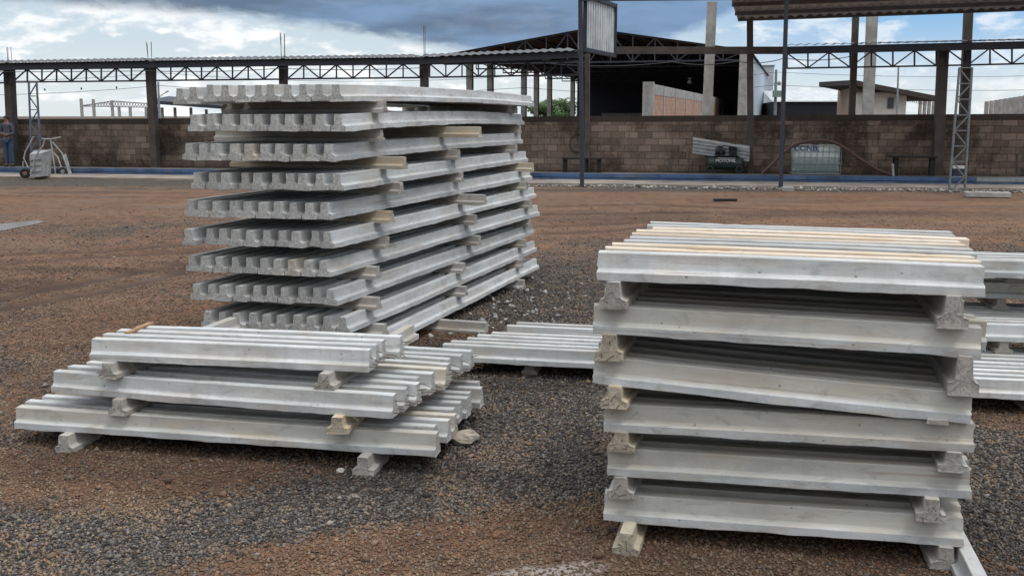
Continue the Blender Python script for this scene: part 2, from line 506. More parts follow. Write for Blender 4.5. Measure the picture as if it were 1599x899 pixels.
def axis(lo, hi, d, far):
    a = list(np.arange(lo, hi+1e-6, d)); s = d; x = lo; L = []
    while x > -far: s *= 1.35; x -= s; L.append(x)
    s = d; x = hi; U = []
    while x < far: s *= 1.35; x += s; U.append(x)
    return np.array(L[::-1] + a + U)
gx = axis(-15, 13, .085, 900); gy = axis(1.5, 27, .075, 900)
GX, GY = np.meshgrid(gx, gy)
GZ = ground_z(GX, GY)
nx, ny = len(gx), len(gy)
me = bpy.data.meshes.new('ground')
me.vertices.add(nx*ny)
me.vertices.foreach_set('co', np.stack([GX, GY, GZ], -1).ravel().astype(np.float32))
ii = (np.arange(ny-1)[:, None]*nx + np.arange(nx-1)[None, :]).ravel()
quads = np.stack([ii, ii+1, ii+nx+1, ii+nx], -1)
me.loops.add(quads.size); me.loops.foreach_set('vertex_index', quads.ravel().astype(np.int32))
me.polygons.add(len(quads)); me.polygons.foreach_set('loop_start', (np.arange(len(quads))*4).astype(np.int32))
me.update(calc_edges=True); me.validate()
at = me.attributes.new('soil', 'FLOAT', 'POINT'); at.data.foreach_set('value', soil(GX, GY).ravel().astype(np.float32))
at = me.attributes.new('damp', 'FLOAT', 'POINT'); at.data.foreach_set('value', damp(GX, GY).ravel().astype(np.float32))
at = me.attributes.new('silt', 'FLOAT', 'POINT'); at.data.foreach_set('value', silt(GX, GY).ravel().astype(np.float32))
at = me.attributes.new('rut', 'FLOAT', 'POINT'); at.data.foreach_set('value', rut(GX, GY).ravel().astype(np.float32))
me.polygons.foreach_set('use_smooth', [True]*len(me.polygons))

m, nt, b = material('yard_ground')
tc = nt.new('ShaderNodeTexCoord').outputs['Object']
sa = nt.new('ShaderNodeAttribute', attribute_name='soil').outputs['Fac']
ra = nt.new('ShaderNodeAttribute', attribute_name='rut').outputs['Fac']
vor = nt.new('ShaderNodeTexVoronoi'); vor.inputs['Scale'].default_value = 42; nt.put(vor.inputs['Vector'], tc)
vor2 = nt.new('ShaderNodeTexVoronoi'); vor2.inputs['Scale'].default_value = 75; nt.put(vor2.inputs['Vector'], tc)
sepc = nt.new('ShaderNodeSeparateColor'); nt.put(sepc.inputs[0], vor.outputs['Color'])
n_big = nt.noise(tc, .6, 6, .6); n_mid = nt.noise(tc, 5, 6, .65); n_fine = nt.noise(tc, 55, 5, .7)
grav = nt.mix(nt.smooth(sepc.outputs[0], .2, 1.0), (.045,.038,.034), (.165,.145,.122))
grav = nt.mix(nt.math('MULTIPLY', nt.smooth(sepc.outputs[1], .62, .9), .7), grav, (.23,.165,.10))
grav = nt.mix(nt.smooth(vor.outputs['Distance'], .35, .75), grav, (.024,.019,.016))
soilc = nt.mix(nt.smooth(n_mid, .3, .72), (.092,.050,.031), (.205,.113,.066))
soilc = nt.mix(nt.math('MULTIPLY', nt.smooth(n_big, .45, .7), .55), soilc, (.165,.118,.085))
strk = nt.noise(nt.mapping(tc, (.30, 1.25, 1), rot=(0,0,.16)), 1.0, 9, .72, 1.2)
soilc = nt.mix(nt.math('MULTIPLY', nt.smooth(strk, .50, .66), .55), soilc, (.275,.142,.072))
soilc = nt.mix(nt.math('MULTIPLY', nt.smooth(strk, .47, .36), .65), soilc, (.085,.050,.036))
soilc = nt.mix(nt.math('MULTIPLY', nt.smooth(n_fine, .5, .75), .6), soilc, (.27,.18,.115))
soilc = nt.mix(nt.math('MULTIPLY', nt.smooth(n_fine, .45, .25), .6), soilc, (.05,.033,.025))
fac = nt.smooth(nt.math('ADD', sa, nt.math('ADD', nt.math('MULTIPLY', nt.math('SUBTRACT', n_fine, .5), .8), nt.math('MULTIPLY', nt.math('SUBTRACT', n_mid, .5), .7))), .25, .75)
c = nt.mix(fac, grav, soilc)
c = nt.mix(nt.math('MULTIPLY', ra, .8), c, (.055,.031,.021))
si = nt.new('ShaderNodeAttribute', attribute_name='silt').outputs['Fac']
damp_shade_f = nt.new('ShaderNodeAttribute', attribute_name='damp').outputs['Fac']
c = nt.mix(nt.math('MULTIPLY', damp_shade_f, .50), c, (.040,.024,.017))  # darkens the base colour for moisture and for shade below the stacks
sif = nt.smooth(nt.math('ADD', si, nt.math('MULTIPLY', nt.math('SUBTRACT', n_fine, .5), .5)), .12, .5)
c = nt.mix(nt.math('MULTIPLY', sif, .8), c, (.37,.325,.30))
nt.put(b.inputs['Base Color'], c)
wet = nt.smooth(nt.noise(nt.mapping(tc, (.35, 1.2, 1)), 1.0, 5, .6), .56, .66)
nt.put(b.inputs['Roughness'], nt.math('SUBTRACT', .93, nt.math('MULTIPLY', nt.math('MULTIPLY', wet, fac), .28)))
b.inputs['Specular IOR Level'].default_value = .3
h = nt.math('ADD', nt.math('MULTIPLY', vor.outputs['Distance'], -1.2), nt.math('ADD', nt.math('MULTIPLY', n_fine, 1.1), nt.math('MULTIPLY', vor2.outputs['Distance'], -.4)))
bump(nt, b, h, .8, .014)
me.materials.append(m)
g = bpy.data.objects.new('ground', me); col.objects.link(g); tag(g, kind='structure')

# loose stones: real geometry over the near yard
def stones(name, X, Y, S, colr, zoff=.25, flat=.62, seed=1):
    r = np.random.default_rng(seed)
    n = len(X)
    base = np.array([(1,0,0),(-1,0,0),(0,1,0),(0,-1,0),(0,0,1),(0,0,-1)], float)
    fc = np.array([(0,2,4),(2,1,4),(1,3,4),(3,0,4),(2,0,5),(1,2,5),(3,1,5),(0,3,5)])
    V = base[None]*(1 + .7*(r.random((n,6,1)) - .5))
    V = V + .45*(r.random((n,6,3)) - .5)
    V[:, :, 1] *= (.55 + .5*r.random((n,1))); V[:, :, 2] *= flat*(.6 + .6*r.random((n,1)))
    # random tilt then yaw
    a = (r.random(n) - .5)*1.0; ca, sa_ = np.cos(a)[:, None], np.sin(a)[:, None]
    x, z = V[:, :, 0]*ca - V[:, :, 2]*sa_, V[:, :, 0]*sa_ + V[:, :, 2]*ca
    V[:, :, 0], V[:, :, 2] = x, z
    a = r.random(n)*6.283; ca, sa_ = np.cos(a)[:, None], np.sin(a)[:, None]
    x, y = V[:, :, 0]*ca - V[:, :, 1]*sa_, V[:, :, 0]*sa_ + V[:, :, 1]*ca
    V[:, :, 0], V[:, :, 1] = x, y
    V *= S[:, None, None]
    V[:, :, 0] += X[:, None]; V[:, :, 1] += Y[:, None]; V[:, :, 2] += (ground_z(X, Y) + S*zoff)[:, None]
    me = bpy.data.meshes.new(name)
    me.vertices.add(n*6); me.vertices.foreach_set('co', V.ravel().astype(np.float32))
    fi = (fc[None] + (np.arange(n)*6)[:, None, None]).reshape(-1, 3)
    me.loops.add(fi.size); me.loops.foreach_set('vertex_index', fi.ravel().astype(np.int32))
    me.polygons.add(len(fi)); me.polygons.foreach_set('loop_start', (np.arange(len(fi))*3).astype(np.int32))
    me.update(calc_edges=True)
    ca_ = me.color_attributes.new('tint', 'FLOAT_COLOR', 'POINT')
    cc = np.ones((n, 6, 4)); cc[:, :, :3] = colr[:, None, :]
    ca_.data.foreach_set('color', cc.ravel().astype(np.float32))
    m, nt, b = material(name + '_stone')
    at_ = nt.new('ShaderNodeAttribute', attribute_name='tint').outputs['Color']
    tc = nt.new('ShaderNodeTexCoord').outputs['Object']
    k = nt.noise(tc, 90, 4, .7)
    nt.put(b.inputs['Base Color'], nt.mix(nt.math('MULTIPLY', nt.smooth(k, .45, .7), .45), at_, (.05,.04,.035)))
    b.inputs['Roughness'].default_value = .85; b.inputs['Specular IOR Level'].default_value = .3
    me.materials.append(m)
    o = bpy.data.objects.new(name, me); col.objects.link(o); tag(o, kind='stuff')
    return o

def stone_colours(X, Y, r):
    sl = soil(X, Y); n = len(X)
    cl = fbm(X*3.1, Y*3.1, 41, 3)                                     # tan stones lie in drifts
    v = (.032 + .15*r.random(n)**2.0)[:, None]
    grey = 1.12*v*np.array([[1.08,.97,.88]])
    t = (.65 + .6*r.random(n))[:, None]
    tanc = np.array([[.250,.172,.112]])*t
    crumb = np.array([[.190,.110,.068]])*t
    pale = np.array([[.28,.235,.185]])*t
    k = (r.random(n) < np.clip(.16 + .25*sl + 1.6*(cl-.52), .07, .8))[:, None]
    q = (r.random(n) < np.clip(1.25*(sl-.22), 0, .88))[:, None]
    p = (r.random(n) < .02)[:, None]
    c = np.where(q, crumb, grey)
    c = np.where(k, tanc, c)
    c = np.where(p, pale, c)
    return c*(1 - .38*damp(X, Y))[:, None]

r1 = np.random.default_rng(5)
N = 700000
# more stones close to the path the camera stands on, thinning away from it
q = r1.random(N); y0, y1 = 2.6, 24.0
Y = y0*(y1/y0)**q
X = (r1.random(N)*2 - 1)*(.62*Y + .8)
keep = r1.random(N) < (1.0 - .35*np.clip((soil(X, Y)-.35)/.5, 0, 1))
keep &= (rut(X, Y) < .4)
keep &= (silt(X, Y) < .12) | (r1.random(N) < .5)
keep &= r1.random(N) < np.clip(1.08 - (Y - 6.0 + 3.0*(fbm(X*.5, Y*.5, 61) - .5))/13.0, 0, 1)
X, Y = X[keep], Y[keep]
S = (.0040 + .0075*r1.random(len(X))**2.2)*(1 + .05*Y)
big = r1.random(len(X)) < .006
S[big] *= 2.2
stones('gravel', X, Y, S, stone_colours(X, Y, r1), seed=2)

# broken lumps: along the slab edge by the wall, and beside the tall stack
n = 1500
t = r1.random(n); off = C_OFF + .1 + .35*r1.normal(size=n)*.6
base = [A0 + DW*((B0-A0).length*(.5 + .62*(a-.1))) for a in t]
X = np.array([p.x for p in base]) + NW.x*off; Y = np.array([p.y for p in base]) + NW.y*off
S = .02 + .055*r1.random(n)**2.5
v = .12 + .33*r1.random((n,1))**1.4
stones('rubble', X, Y, S, np.concatenate([v*1.05, v*.96, v*.85], 1), zoff=.3, seed=4)
P = [at_z(770 + 85*r1.normal()*.7, 470 + 30*r1.normal()) for k in range(170)]
X = np.array([p.x for p in P]); Y = np.array([p.y for p in P]); S = .012 + .035*r1.random(len(P))**2
v = .25 + .25*r1.random((len(P),1))
stones('concrete_crumbs', X, Y, S, np.concatenate([v, v*.98, v*.94], 1), zoff=.3, seed=6)

# puddle and wet patches
def puddle(name, pts, mat):
    P = [at_z(*q) for q in pts]
    mb = MB(); c = sum(P, Vector())/len(P); c.z = .009
    ring = []
    n = len(P)
    for i in range(n):
        for k in range(6):
            a = P[i].lerp(P[(i+1) % n], k/6)
            d = (a - c); w = 1 + .10*(random.random()-.5)
            ring.append(Vector((c.x + d.x*w, c.y + d.y*w, .009)))
    mb.add([c] + ring, [(0, 1+i, 1+(i+1) % len(ring)) for i in range(len(ring))])
    o = mb.thing(name, mat, None, None, loc=(c.x, c.y, 0), kind='structure')
    return o
m, nt, b = material('puddle_water')
b.inputs['Base Color'].default_value = (.26,.235,.22,1); b.inputs['Roughness'].default_value = .20; b.inputs['IOR'].default_value = 1.33
bump(nt, b, nt.noise(nt.new('ShaderNodeTexCoord').outputs['Object'], 6, 3), .02, .01)
M['water'] = m
puddle('puddle_water', ((-140,368),(-60,354),(15,349),(60,345),(72,347),(45,353),(8,360),(-60,370)), M['water'])
# ------------------------------------------------------------------ concrete beams
BW, BH = .116, .113
PROF = [(-.485,0),(.485,0),(.5,.02),(.5,.275),(.475,.305),(.345,.350),(.290,.415),(.268,.52),(.244,.965),(.222,1.0),
        (-.222,1.0),(-.244,.965),(-.268,.52),(-.290,.415),(-.345,.350),(-.475,.305),(-.5,.275),(-.5,.02)]

def beam_mesh(name, L, w=BW, h=BH, sag=0.0, rough=1.0, seed=0, wires=False):
    """T-shaped cast beam along +x from 0 to L, standing on z=0, with chipped edges"""
    r = random.Random(seed)
    n = max(6, int(L/.055)); vs = []; fs = []; k = len(PROF)
    ph = [r.random()*6.28 for _ in range(6)]
    ec = [(r.random()-.5)*.006 for _ in range(k)]; ed = [(r.random()-.5)*.006 for _ in range(k)]
    lipA = [0.0, 0.0]
    for i in range(n+1):
        t = i/n; x = L*t
        lipA = [.6*q + abs(r.gauss(0, .0022)) for q in lipA]
        if r.random() < .06: lipA[r.randint(0, 1)] += .004
        bow = sag*4*t*(1-t)
        wy = .0018*math.sin(x*2.1+ph[0]) ; wz = .0012*math.sin(x*2.9+ph[1])
        for j, (a, c) in enumerate(PROF):
            y = a*w + wy + r.gauss(0, .00022)*rough
            z = c*h + bow + wz + r.gauss(0, .00022)*rough
            if c < .03: z -= min(.009, lipA[0 if a < 0 else 1])*rough*(1 if rough <= 1 else .5); y += r.gauss(0, .0010)*rough     # ragged casting lip
            if c > .95 and r.random() < .03: z -= r.random()*.004*rough                     # chips
            xx = x
            if i == 0: xx += ec[j]*rough + r.gauss(0, .0012)
            if i == n: xx += ed[j]*rough + r.gauss(0, .0012)
            vs.append((xx, y, z))
    for i in range(n):
        for j in range(k):
            j2 = (j+1) % k
            fs.append((i*k+j, (i+1)*k+j, (i+1)*k+j2, i*k+j2))
    # broken end faces: a ring inside each end and a rough middle
    for e in (0, n):
        cx = sum(vs[e*k+j][0] for j in range(k))/k
        sgn = -1 if e == 0 else 1
        b = len(vs)
        for j in range(k):
            x, y, z = vs[e*k+j]
            zc = bow0 = .42*h
            vs.append((cx + sgn*r.gauss(0, .0007)*rough, y*.7, zc + (z-zc)*.7))
        b2 = len(vs); vs.append((cx + sgn*r.gauss(0, .001), 0, .42*h))
        for j in range(k):
            j2 = (j+1) % k
            q = (e*k+j, e*k+j2, b+j2, b+j); tr = (b+j, b+j2, b2)
            if e == 0: fs.append(q); fs.append(tr)
            else: fs.append(q[::-1]); fs.append(tr[::-1])
    me = bpy.data.meshes.new(name); me.from_pydata(vs, [], fs); me.update()
    me.polygons.foreach_set('use_smooth', [True]*len(me.polygons)); me.set_sharp_from_angle(angle=R(17))
    return me

WIRE_ME = []
for k in range(3):
    mb = MB(); L = (.06, .085, .045)[k]
    mb.tube([(-.02,0,0),(L*.4,.001,0),(L, .006*(k-1), -.004*k)], .0021, 6)
    me = mb.mesh('steel_wire'); me.materials.append(M['steel']); WIRE_ME.append(me)
WSPOT = [(-.024, .022), (.024, .022), (0, .075)]

def frame(P, Q, roll=0.0):
    x = (Q - P).normalized(); z = Vector((0,0,1)); y = z.cross(x).normalized(); z = x.cross(y)
    m = Matrix((x, y, z)).transposed().to_4x4() @ Matrix.Rotation(roll, 4, 'X')
    m.translation = P
    return m

def place(name, me, mat, M4, label, cat, group, sz=None, wires='', L=1.0):
    o = bpy.data.objects.new(name, me)
    o.matrix_world = M4
    if sz: o.scale = (1, sz[0], sz[1])
    if len(o.data.materials) == 0: o.data.materials.append(None)
    o.material_slots[0].link = 'OBJECT'; o.material_slots[0].material = mat
    col.objects.link(o); tag(o, label, cat, group)
    for e in wires:
        for k, (y, z) in enumerate(WSPOT):
            if random.random() < .12: continue
            w = bpy.data.objects.new('steel_wire', random.choice(WIRE_ME)); col.objects.link(w); w.parent = o
            w.location = (L if e == 'e' else 0, y + random.gauss(0, .004), z + random.gauss(0, .004))
            w.rotation_euler = (random.random()*6, random.gauss(0, .15), (0 if e == 'e' else math.pi) + random.gauss(0, .2))
    return o

def layer(P, Q, n, mat_of, label_of, group, jit=.02, skew=0.0, sag=0.0, wires='', nmesh=3, w=BW, seed=0, pitch=None, extra=None):
    """n beams side by side; P-Q is the bottom edge of the first one, the rest lie to its left"""
    L = (Q - P).length
    left = Vector((0,0,1)).cross((Q-P).normalized()).normalized()
    d = (Q - P).normalized()
    meshes = [beam_mesh('concrete_beam', L*(1 + random.gauss(0, .004)), w=w*random.uniform(.955, .985), sag=sag + random.gauss(0, .002), seed=seed*31+k) for k in range(nmesh)]
    out = []
    for i in range(n):
        p = pitch or w
        o = left*((i + .5)*p) + d*(skew*i + (random.gauss(0, jit) if i else 0)) + Vector((0,0,abs(random.gauss(0, .001))))
        if extra and i in extra: o += left*extra[i][0] + d*extra[i][1] + Vector((0,0,extra[i][2]))
        yj = random.gauss(0, .0012)*L
        Mx = frame(P + o, Q + o + left*yj, random.gauss(0, .012))
        out.append(place('concrete_beam', meshes[i % nmesh] if i else meshes[0], mat_of(i), Mx, label_of(i), 'concrete beam', group, wires=wires if (i < 12) else '', L=L))
    return out

SP_ME = {}
def spacer(P, d, L, gap, mat, label, group, wires='', w=BW, roll=0.0):
    key = (round(L, 1), random.randint(0, 3))
    if key not in SP_ME:
        SP_ME[key] = beam_mesh('concrete_offcut', key[0], w=BW, h=BH, rough=1.8, seed=hash(key) % 999)
    Mx = frame(P, P + d, roll)
    return place('concrete_offcut', SP_ME[key], mat, Mx, label, 'concrete offcut', group, sz=(w/BW, gap/BH), wires=wires, L=key[0])

def on_line(P, Q, px, shift=Vector()):
    best = None
    for k in range(-60, 461):
        p = P.lerp(Q, k/400) + shift
        e = abs(px_of(p) - px)
        if best is None or e < best[0]: best = (e, p)
    return best[1]

# ---- tall stack behind (ten layers)
A_near = [(537,158),(540,203),(524,251),(538,297),(518,345),(523,392),(516,436),(527,482),(547,519),(558,564)]
A_far = [833,820,817,826,832,837,842,836,840,842]
N10 = at_z(560, 564, .100); F10 = at_z(842, 419, .100)
pitchA = (at_Y(537, 158, N10.y).z - .100)/9
A_edges = []
for k in range(10):
    z = .100 + (9-k)*pitchA
    P = Vector((X_of(A_near[k][0], N10.y, z), N10.y, z)); Q = Vector((X_of(A_far[k], F10.y, z), F10.y, z))
    A_edges.append((P, Q))
LAY10 = ['top layer', 'second layer', 'third layer', 'fourth layer', 'fifth layer', 'sixth layer', 'seventh layer', 'eighth layer', 'ninth layer', 'bottom layer']
for k, (P, Q) in enumerate(A_edges):
    nb = 11 if k == 0 else 10
    lab = lambda i, k=k, nb=nb: (f"grey T-shaped beam, outermost on the bright right side, {LAY10[k]} of tall rear stack" if i == 0 else
                          f"grey T-shaped beam, {ORD[i]} from the right, {LAY10[k]} of tall rear stack")
    ex = None
    if k == 0: ex = {8: (0,.0,.002), 9: (.02,.03,-.012), 10: (.05,.05,-.022)}
    layer(P, Q, nb, lambda i, k=k: M['beam_cream'] if (k, i) in ((6,2),(2,5)) else M['beam'], lab, 'beams in the tall rear stack',
          jit=.022, skew=-.014, sag=(.022, .03, .008, .004, .003, 0, 0, 0, 0, 0)[k], seed=100+k, nmesh=3, extra=ex)
# spacers: (px of the right end, how far it sticks out, tan?)
A_sp = [((602,.05,0),(None,0,0),(806,.02,0)), ((597,.05,0),(750,.34,1),(812,.02,0)), ((632,.15,1),(717,.03,0),(806,.02,0)),
        ((627,.12,0),(722,.04,0),(832,.12,1)), ((612,.09,1),(757,.22,0),(822,.03,0)), ((606,.07,0),(743,.07,0),(829,.03,0)),
        ((591,.05,0),(749,.08,0),(827,.03,0)), ((592,.05,0),(725,.03,0),(820,.03,0)), ((602,.05,0),(728,.04,0),(815,.02,0))]
WHERE3 = ['near end', 'middle', 'far end']
for k in range(9):
    P, Q = A_edges[k+1]
    gap = pitchA - BH - .001
    for j, (px, pr, tanned) in enumerate(A_sp[k]):
        if px is None: continue
        d = (Q-P).normalized(); left = Vector((0,0,1)).cross(d).normalized()
        a = on_line(P, Q, px, -left*pr); a.z = P.z + BH + .0005
        t = (a - P).dot(d)/(Q-P).length
        a.z += (.022, .03, .008, .004, .003, 0, 0, 0, 0, 0)[k+1]*4*t*(1-t)
        L = .9 + .06*random.random() + pr*.6
        if j == 0:
            tgt = (357, 340, 357, 357, 350, 330, 330, 330, 330)[k]
            L = .6
            while L < 1.7 and px_of(a + left*L) > tgt: L += .02
        if k == 0 and j == 2: L = 1.3
        spacer(a, left + d*random.gauss(0, .03), L, gap, M['offcut_tan'] if tanned else M['offcut'],
               f"{'tan' if tanned else 'grey'} concrete offcut at the {WHERE3[j]} between {LAY10[k]} and {LAY10[k+1]}, tall rear stack",
               'offcuts between layers of the tall rear stack', wires='s' if (k, j) in ((3,0),(5,0),(0,0)) else '')
P, Q = A_edges[9]
left = Vector((0,0,1)).cross((Q-P).normalized()).normalized()
for j, (px, pr) in enumerate(((655,.42),(760,.42),(818,.06))):
    a = on_line(P, Q, px, -left*pr); a.z = -.010
    spacer(a, left, 1.3, .103, M['offcut'], f"grey concrete offcut on the gravel under the {WHERE3[j]} of tall rear stack", 'offcuts on the ground under the tall rear stack')

# ---- right-hand stack (six layers)
C_L = [(932,437),(925,519),(925,598),(943,672),(948,742),(942,812)]
C_R = [(1537,463),(1533,557),(1518,660),(1519,698),(1516,778),(1502,853)]
c6a = at_z(942, 812, .098); c6b = at_z(1502, 853, .098)
C_edges = []
for (l, r_) in zip(C_L, C_R):
    P = at_Y(l[0], l[1], c6a.y + random.gauss(0, .004)); Q = at_Y(r_[0], r_[1], c6b.y)
    C_edges.append([P, Q])
C_edges[3][1].z = min(C_edges[3][1].z, C_edges[2][1].z - BH - .012)
LAY6 = ['top layer', 'second layer', 'third layer', 'fourth layer', 'fifth layer', 'bottom layer']
tans = {(0,1),(0,2),(0,5),(0,6),(0,7)}
for k, (P, Q) in enumerate(C_edges):
    lab = lambda i, k=k: (("clean pale grey" if k == 0 else "stained grey") + f" T-shaped beam, frontmost in the {LAY6[k]} of right-hand stack" if i == 0 else
                          ("cream-topped beam" if (k, i) in tans else "grey T-shaped beam") + f", {ORD[i]} from the front, {LAY6[k]} of right-hand stack")
    layer(P, Q, 10 if k == 0 else 9, lambda i, k=k: M['beam_tan'] if (k, i) in tans else (M['beam'] if k == 0 else M['beam_old']), lab,
          'beams in the right-hand stack', jit=.018, seed=200+k, nmesh=4, wires='', sag=(0,0,-.004,0,0,0)[k], skew=.0215 if k == 0 else .014,
          w=.139 if k == 0 else .124, pitch=.137 if k == 0 else .122, extra={7: (0,.045,0)} if k == 0 else None)
C_sp = [((957,.03),(1487,.025)), ((950,.025),(1503,.02)), ((958,.04),None), ((970,.01),(1488,.015)), ((968,.02),(1453,.035))]
for k in range(5):
    P, Q = C_edges[k+1]; P1, Q1 = C_edges[k]
    d = (Q-P).normalized(); left = Vector((0,0,1)).cross(d).normalized()
    for j, s in enumerate(C_sp[k]):
        if s is None: continue
        a = on_line(P, Q, s[0], -left*s[1] + Vector((0,0,BH)))
        t = (a - P).dot(d)/(Q-P).length
        a.z = P.lerp(Q, t).z + BH + .0005
        gap = P1.lerp(Q1, t).z - a.z - .0005
        tanned = (k, j) in ((2,0),(3,0),(1,0))
        spacer(a, left + d*(.10 + random.gauss(0, .015)), 1.1, max(gap, .02), M['offcut_tan'] if tanned else M['offcut'],
               f"{'tan' if tanned else 'grey'} concrete offcut at the {('left', 'right')[j]} end between {LAY6[k]} and {LAY6[k+1]}, right-hand stack",
               'offcuts between layers of the right-hand stack', wires='s' if j == 0 or k == 4 else '')
P, Q = C_edges[5]
d = (Q-P).normalized(); left = Vector((0,0,1)).cross(d).normalized()
a = on_line(P, Q, 976, -left*.13 + Vector((0,0,-.1))); a.z = .0
spacer(a, left + d*.06, 1.2, .098, M['offcut_tan'], 'tan concrete offcut on the red soil under the left end of right-hand stack', 'offcuts on the ground under the right-hand stack', wires='s')
a = on_line(P, Q, 1474, Vector((0,0,-.1))) - left*.02; a.z = .0
spacer(a, left, 1.0, .097, M['offcut'], 'rough grey concrete offcut hidden under the bottom right corner of right-hand stack', 'offcuts on the ground under the right-hand stack')
a = at_z(1528, 935, .0); e = at_z(1484, 842, .0)
place('concrete_beam', beam_mesh('concrete_beam', .62, seed=77), M['beam'], frame(a, e) , 'short pale beam on the gravel, poking out towards the camera below right-hand stack', 'concrete beam', None, sz=(1,.80))
# flat broken chip wedged at the right
a = Wz(800, 0); a = C_edges[3][0].lerp(C_edges[3][1], .90)
mb = MB(); a = on_line(*C_edges[3], 1464, Vector((0,0,BH)) - left*.0); zc = a.z + .001
bm_ = [(-.045,-.012,0),(.04,-.02,0),(.048,.03,0),(-.04,.04,0)]
gapc = max(.012, C_edges[2][0].lerp(C_edges[2][1], .9).z - zc - .002)
Mx = frame(Vector((a.x, a.y, zc)), Vector((a.x, a.y, zc)) + d)
mb.add([Mx @ Vector(p) for p in bm_] + [Mx @ Vector((p[0]*.9, p[1], min(.03, gapc)*(1+.2*i%2))) for i, p in enumerate(bm_)], [(3,2,1,0),(4,5,6,7),(0,1,5,4),(1,2,6,5),(2,3,7,6),(3,0,4,7)])
mb.thing('concrete_chip', M['rough'], 'thin reddish broken chip wedged between third and fourth layers of right-hand stack', 'concrete chip')

# ---- low left stack (three layers)
B_spec = [((140,562),(573,581),4,.502), ((80,612),(612,652),10,.302), ((22,668),(678,713),10,.100)]
LAY3 = ['top layer', 'middle layer', 'bottom layer']
B_edges = []
for k, (l, r_, nb, z) in enumerate(B_spec):
    P = at_z(*l, z); Q = at_z(*r_, z); B_edges.append((P, Q))
    lab = lambda i, k=k: (f"pale grey T-shaped beam, frontmost in the {LAY3[k]} of low left stack" if i == 0 else
                          f"pale T-shaped beam with wire stubs, {ORD[i]} from the front, {LAY3[k]} of low left stack" if k < 2 else
                          f"pale T-shaped beam, {ORD[i]} from the front, {LAY3[k]} of low left stack")
    layer(P, Q, nb, lambda i, k=k: M['beam_cream'] if (k, i) in ((1,5),(2,3)) else (M['beam'] if k != 2 or i else M['beam_old']), lab, 'beams in the low left stack',
          jit=.02, skew=(.012, .012, .0)[k], seed=300+k, nmesh=4, wires='e' if k < 2 else '', w=BW*(.97))
B_sp = [((168,.045),(506,.07)), ((183,.05),(526,.06))]
for k in range(2):
    P, Q = B_edges[k+1]; z1 = B_edges[k][0].z
    d = (Q-P).normalized(); left = Vector((0,0,1)).cross(d).normalized()
    P1, Q1 = B_edges[k]
    for j, (px, pr) in enumerate(B_sp[k]):
        z = P.z + BH + .0005
        P1z = P1.copy(); P1z.z = z; Q1z = Q1.copy(); Q1z.z = z
        a = on_line(P1z, Q1z, px, -left*pr); a.z = z
        spacer(a, left + d*random.gauss(0, .02), 1.3 if k == 0 else 1.15, z1 - z - .0005, M['offcut_tan'] if (k, j) == (1,1) else M['offcut'],
               f"{'tan' if (k, j) == (1,1) else 'grey'} concrete offcut at the {('left', 'right')[j]} end between {LAY3[k]} and {LAY3[k+1]}, low left stack",
               'offcuts between layers of the low left stack', wires='s' if k == 0 else '')
P, Q = B_edges[2]
d = (Q-P).normalized(); left = Vector((0,0,1)).cross(d).normalized()
for j, (px, pr) in enumerate(((100,.06),(567,.08))):
    P0 = P.copy(); P0.z = 0; Q0 = Q.copy(); Q0.z = 0
    a = on_line(P0, Q0, px, -left*pr); a.z = .0
    spacer(a, left, 1.2, .099, M['offcut'], f"grey concrete offcut on the gravel under the {('left', 'right')[j]} end of low left stack", 'offcuts on the ground under the low left stack')
# wooden strip lying on top
z = B_edges[0][0].z + BH + .006
a = at_z(199, 520, z); b_ = at_z(236, 504, z)
mb = MB(); mb.bar(a, b_, .035, .012)
mb.thing('wooden_strip', M['wood'], 'thin brown wooden strip lying across the top of low left stack', 'wooden strip')

# ---- single layer lying behind, centre
P = at_z(690, 563, .10); Q = at_z(1250, 591, .10)
lab = lambda i: f"pale beam of the ground row behind right-hand stack, {'frontmost' if i == 0 else ORD[i] + ' from the front'}"
layer(P, Q, 7, lambda i: M['beam'], lab, 'beams in the low centre row', jit=.03, skew=.055, seed=400, nmesh=3, w=BW*.97,
      extra={5: (.16,.02,0), 6: (.165,.03,.0)})
d = (Q-P).normalized(); left = Vector((0,0,1)).cross(d).normalized()
for j, t in enumerate((.25,.8)):
    a = P.lerp(Q, t) + left*.10; a.z = 0
    spacer(a, left, 1.0, .099, M['offcut'], f"dark offcut propping the ground row behind right-hand stack, {('left', 'right')[j]} one", 'offcuts under the low centre row')

# ---- far right stack (four layers, runs out of the frame)
E_spec = [((1560,433),.100+3*.204,5), ((1560,466),.100+2*.204,8), ((1560,533),.100+.204,11), ((1560,622),.100,14)]
dE = Vector((math.cos(YAWW), math.sin(YAWW), 0)); leftE = Vector((0,0,1)).cross(dE)
LAY4 = ['top layer', 'second layer', 'third layer', 'bottom layer']
E_edges = []
for k, (p, z, nb) in enumerate(E_spec):
    c = at_z(*p, z)
    # walk left until hidden behind the right-hand stack
    P = on_line(c - dE*1.6, c, 1462 + 10*k); Q = P + dE*2.45
    E_edges.append((P, Q))
    lab = lambda i, k=k: f"pale beam, {'frontmost' if i == 0 else ORD[i] + ' from the front' if i < 12 else 'rearmost but one' if i == 12 else 'rearmost'}, {LAY4[k]} of stack at far right edge"
    layer(P, Q, min(nb, (5, 6, 8, 9)[k]), lambda i, k=k: M['beam_old'] if k == 1 else M['beam'], lab, 'beams in the stack at the right edge', jit=.02, seed=500+k, nmesh=3,
          w=BW*.97, wires='s' if k > 0 else '')
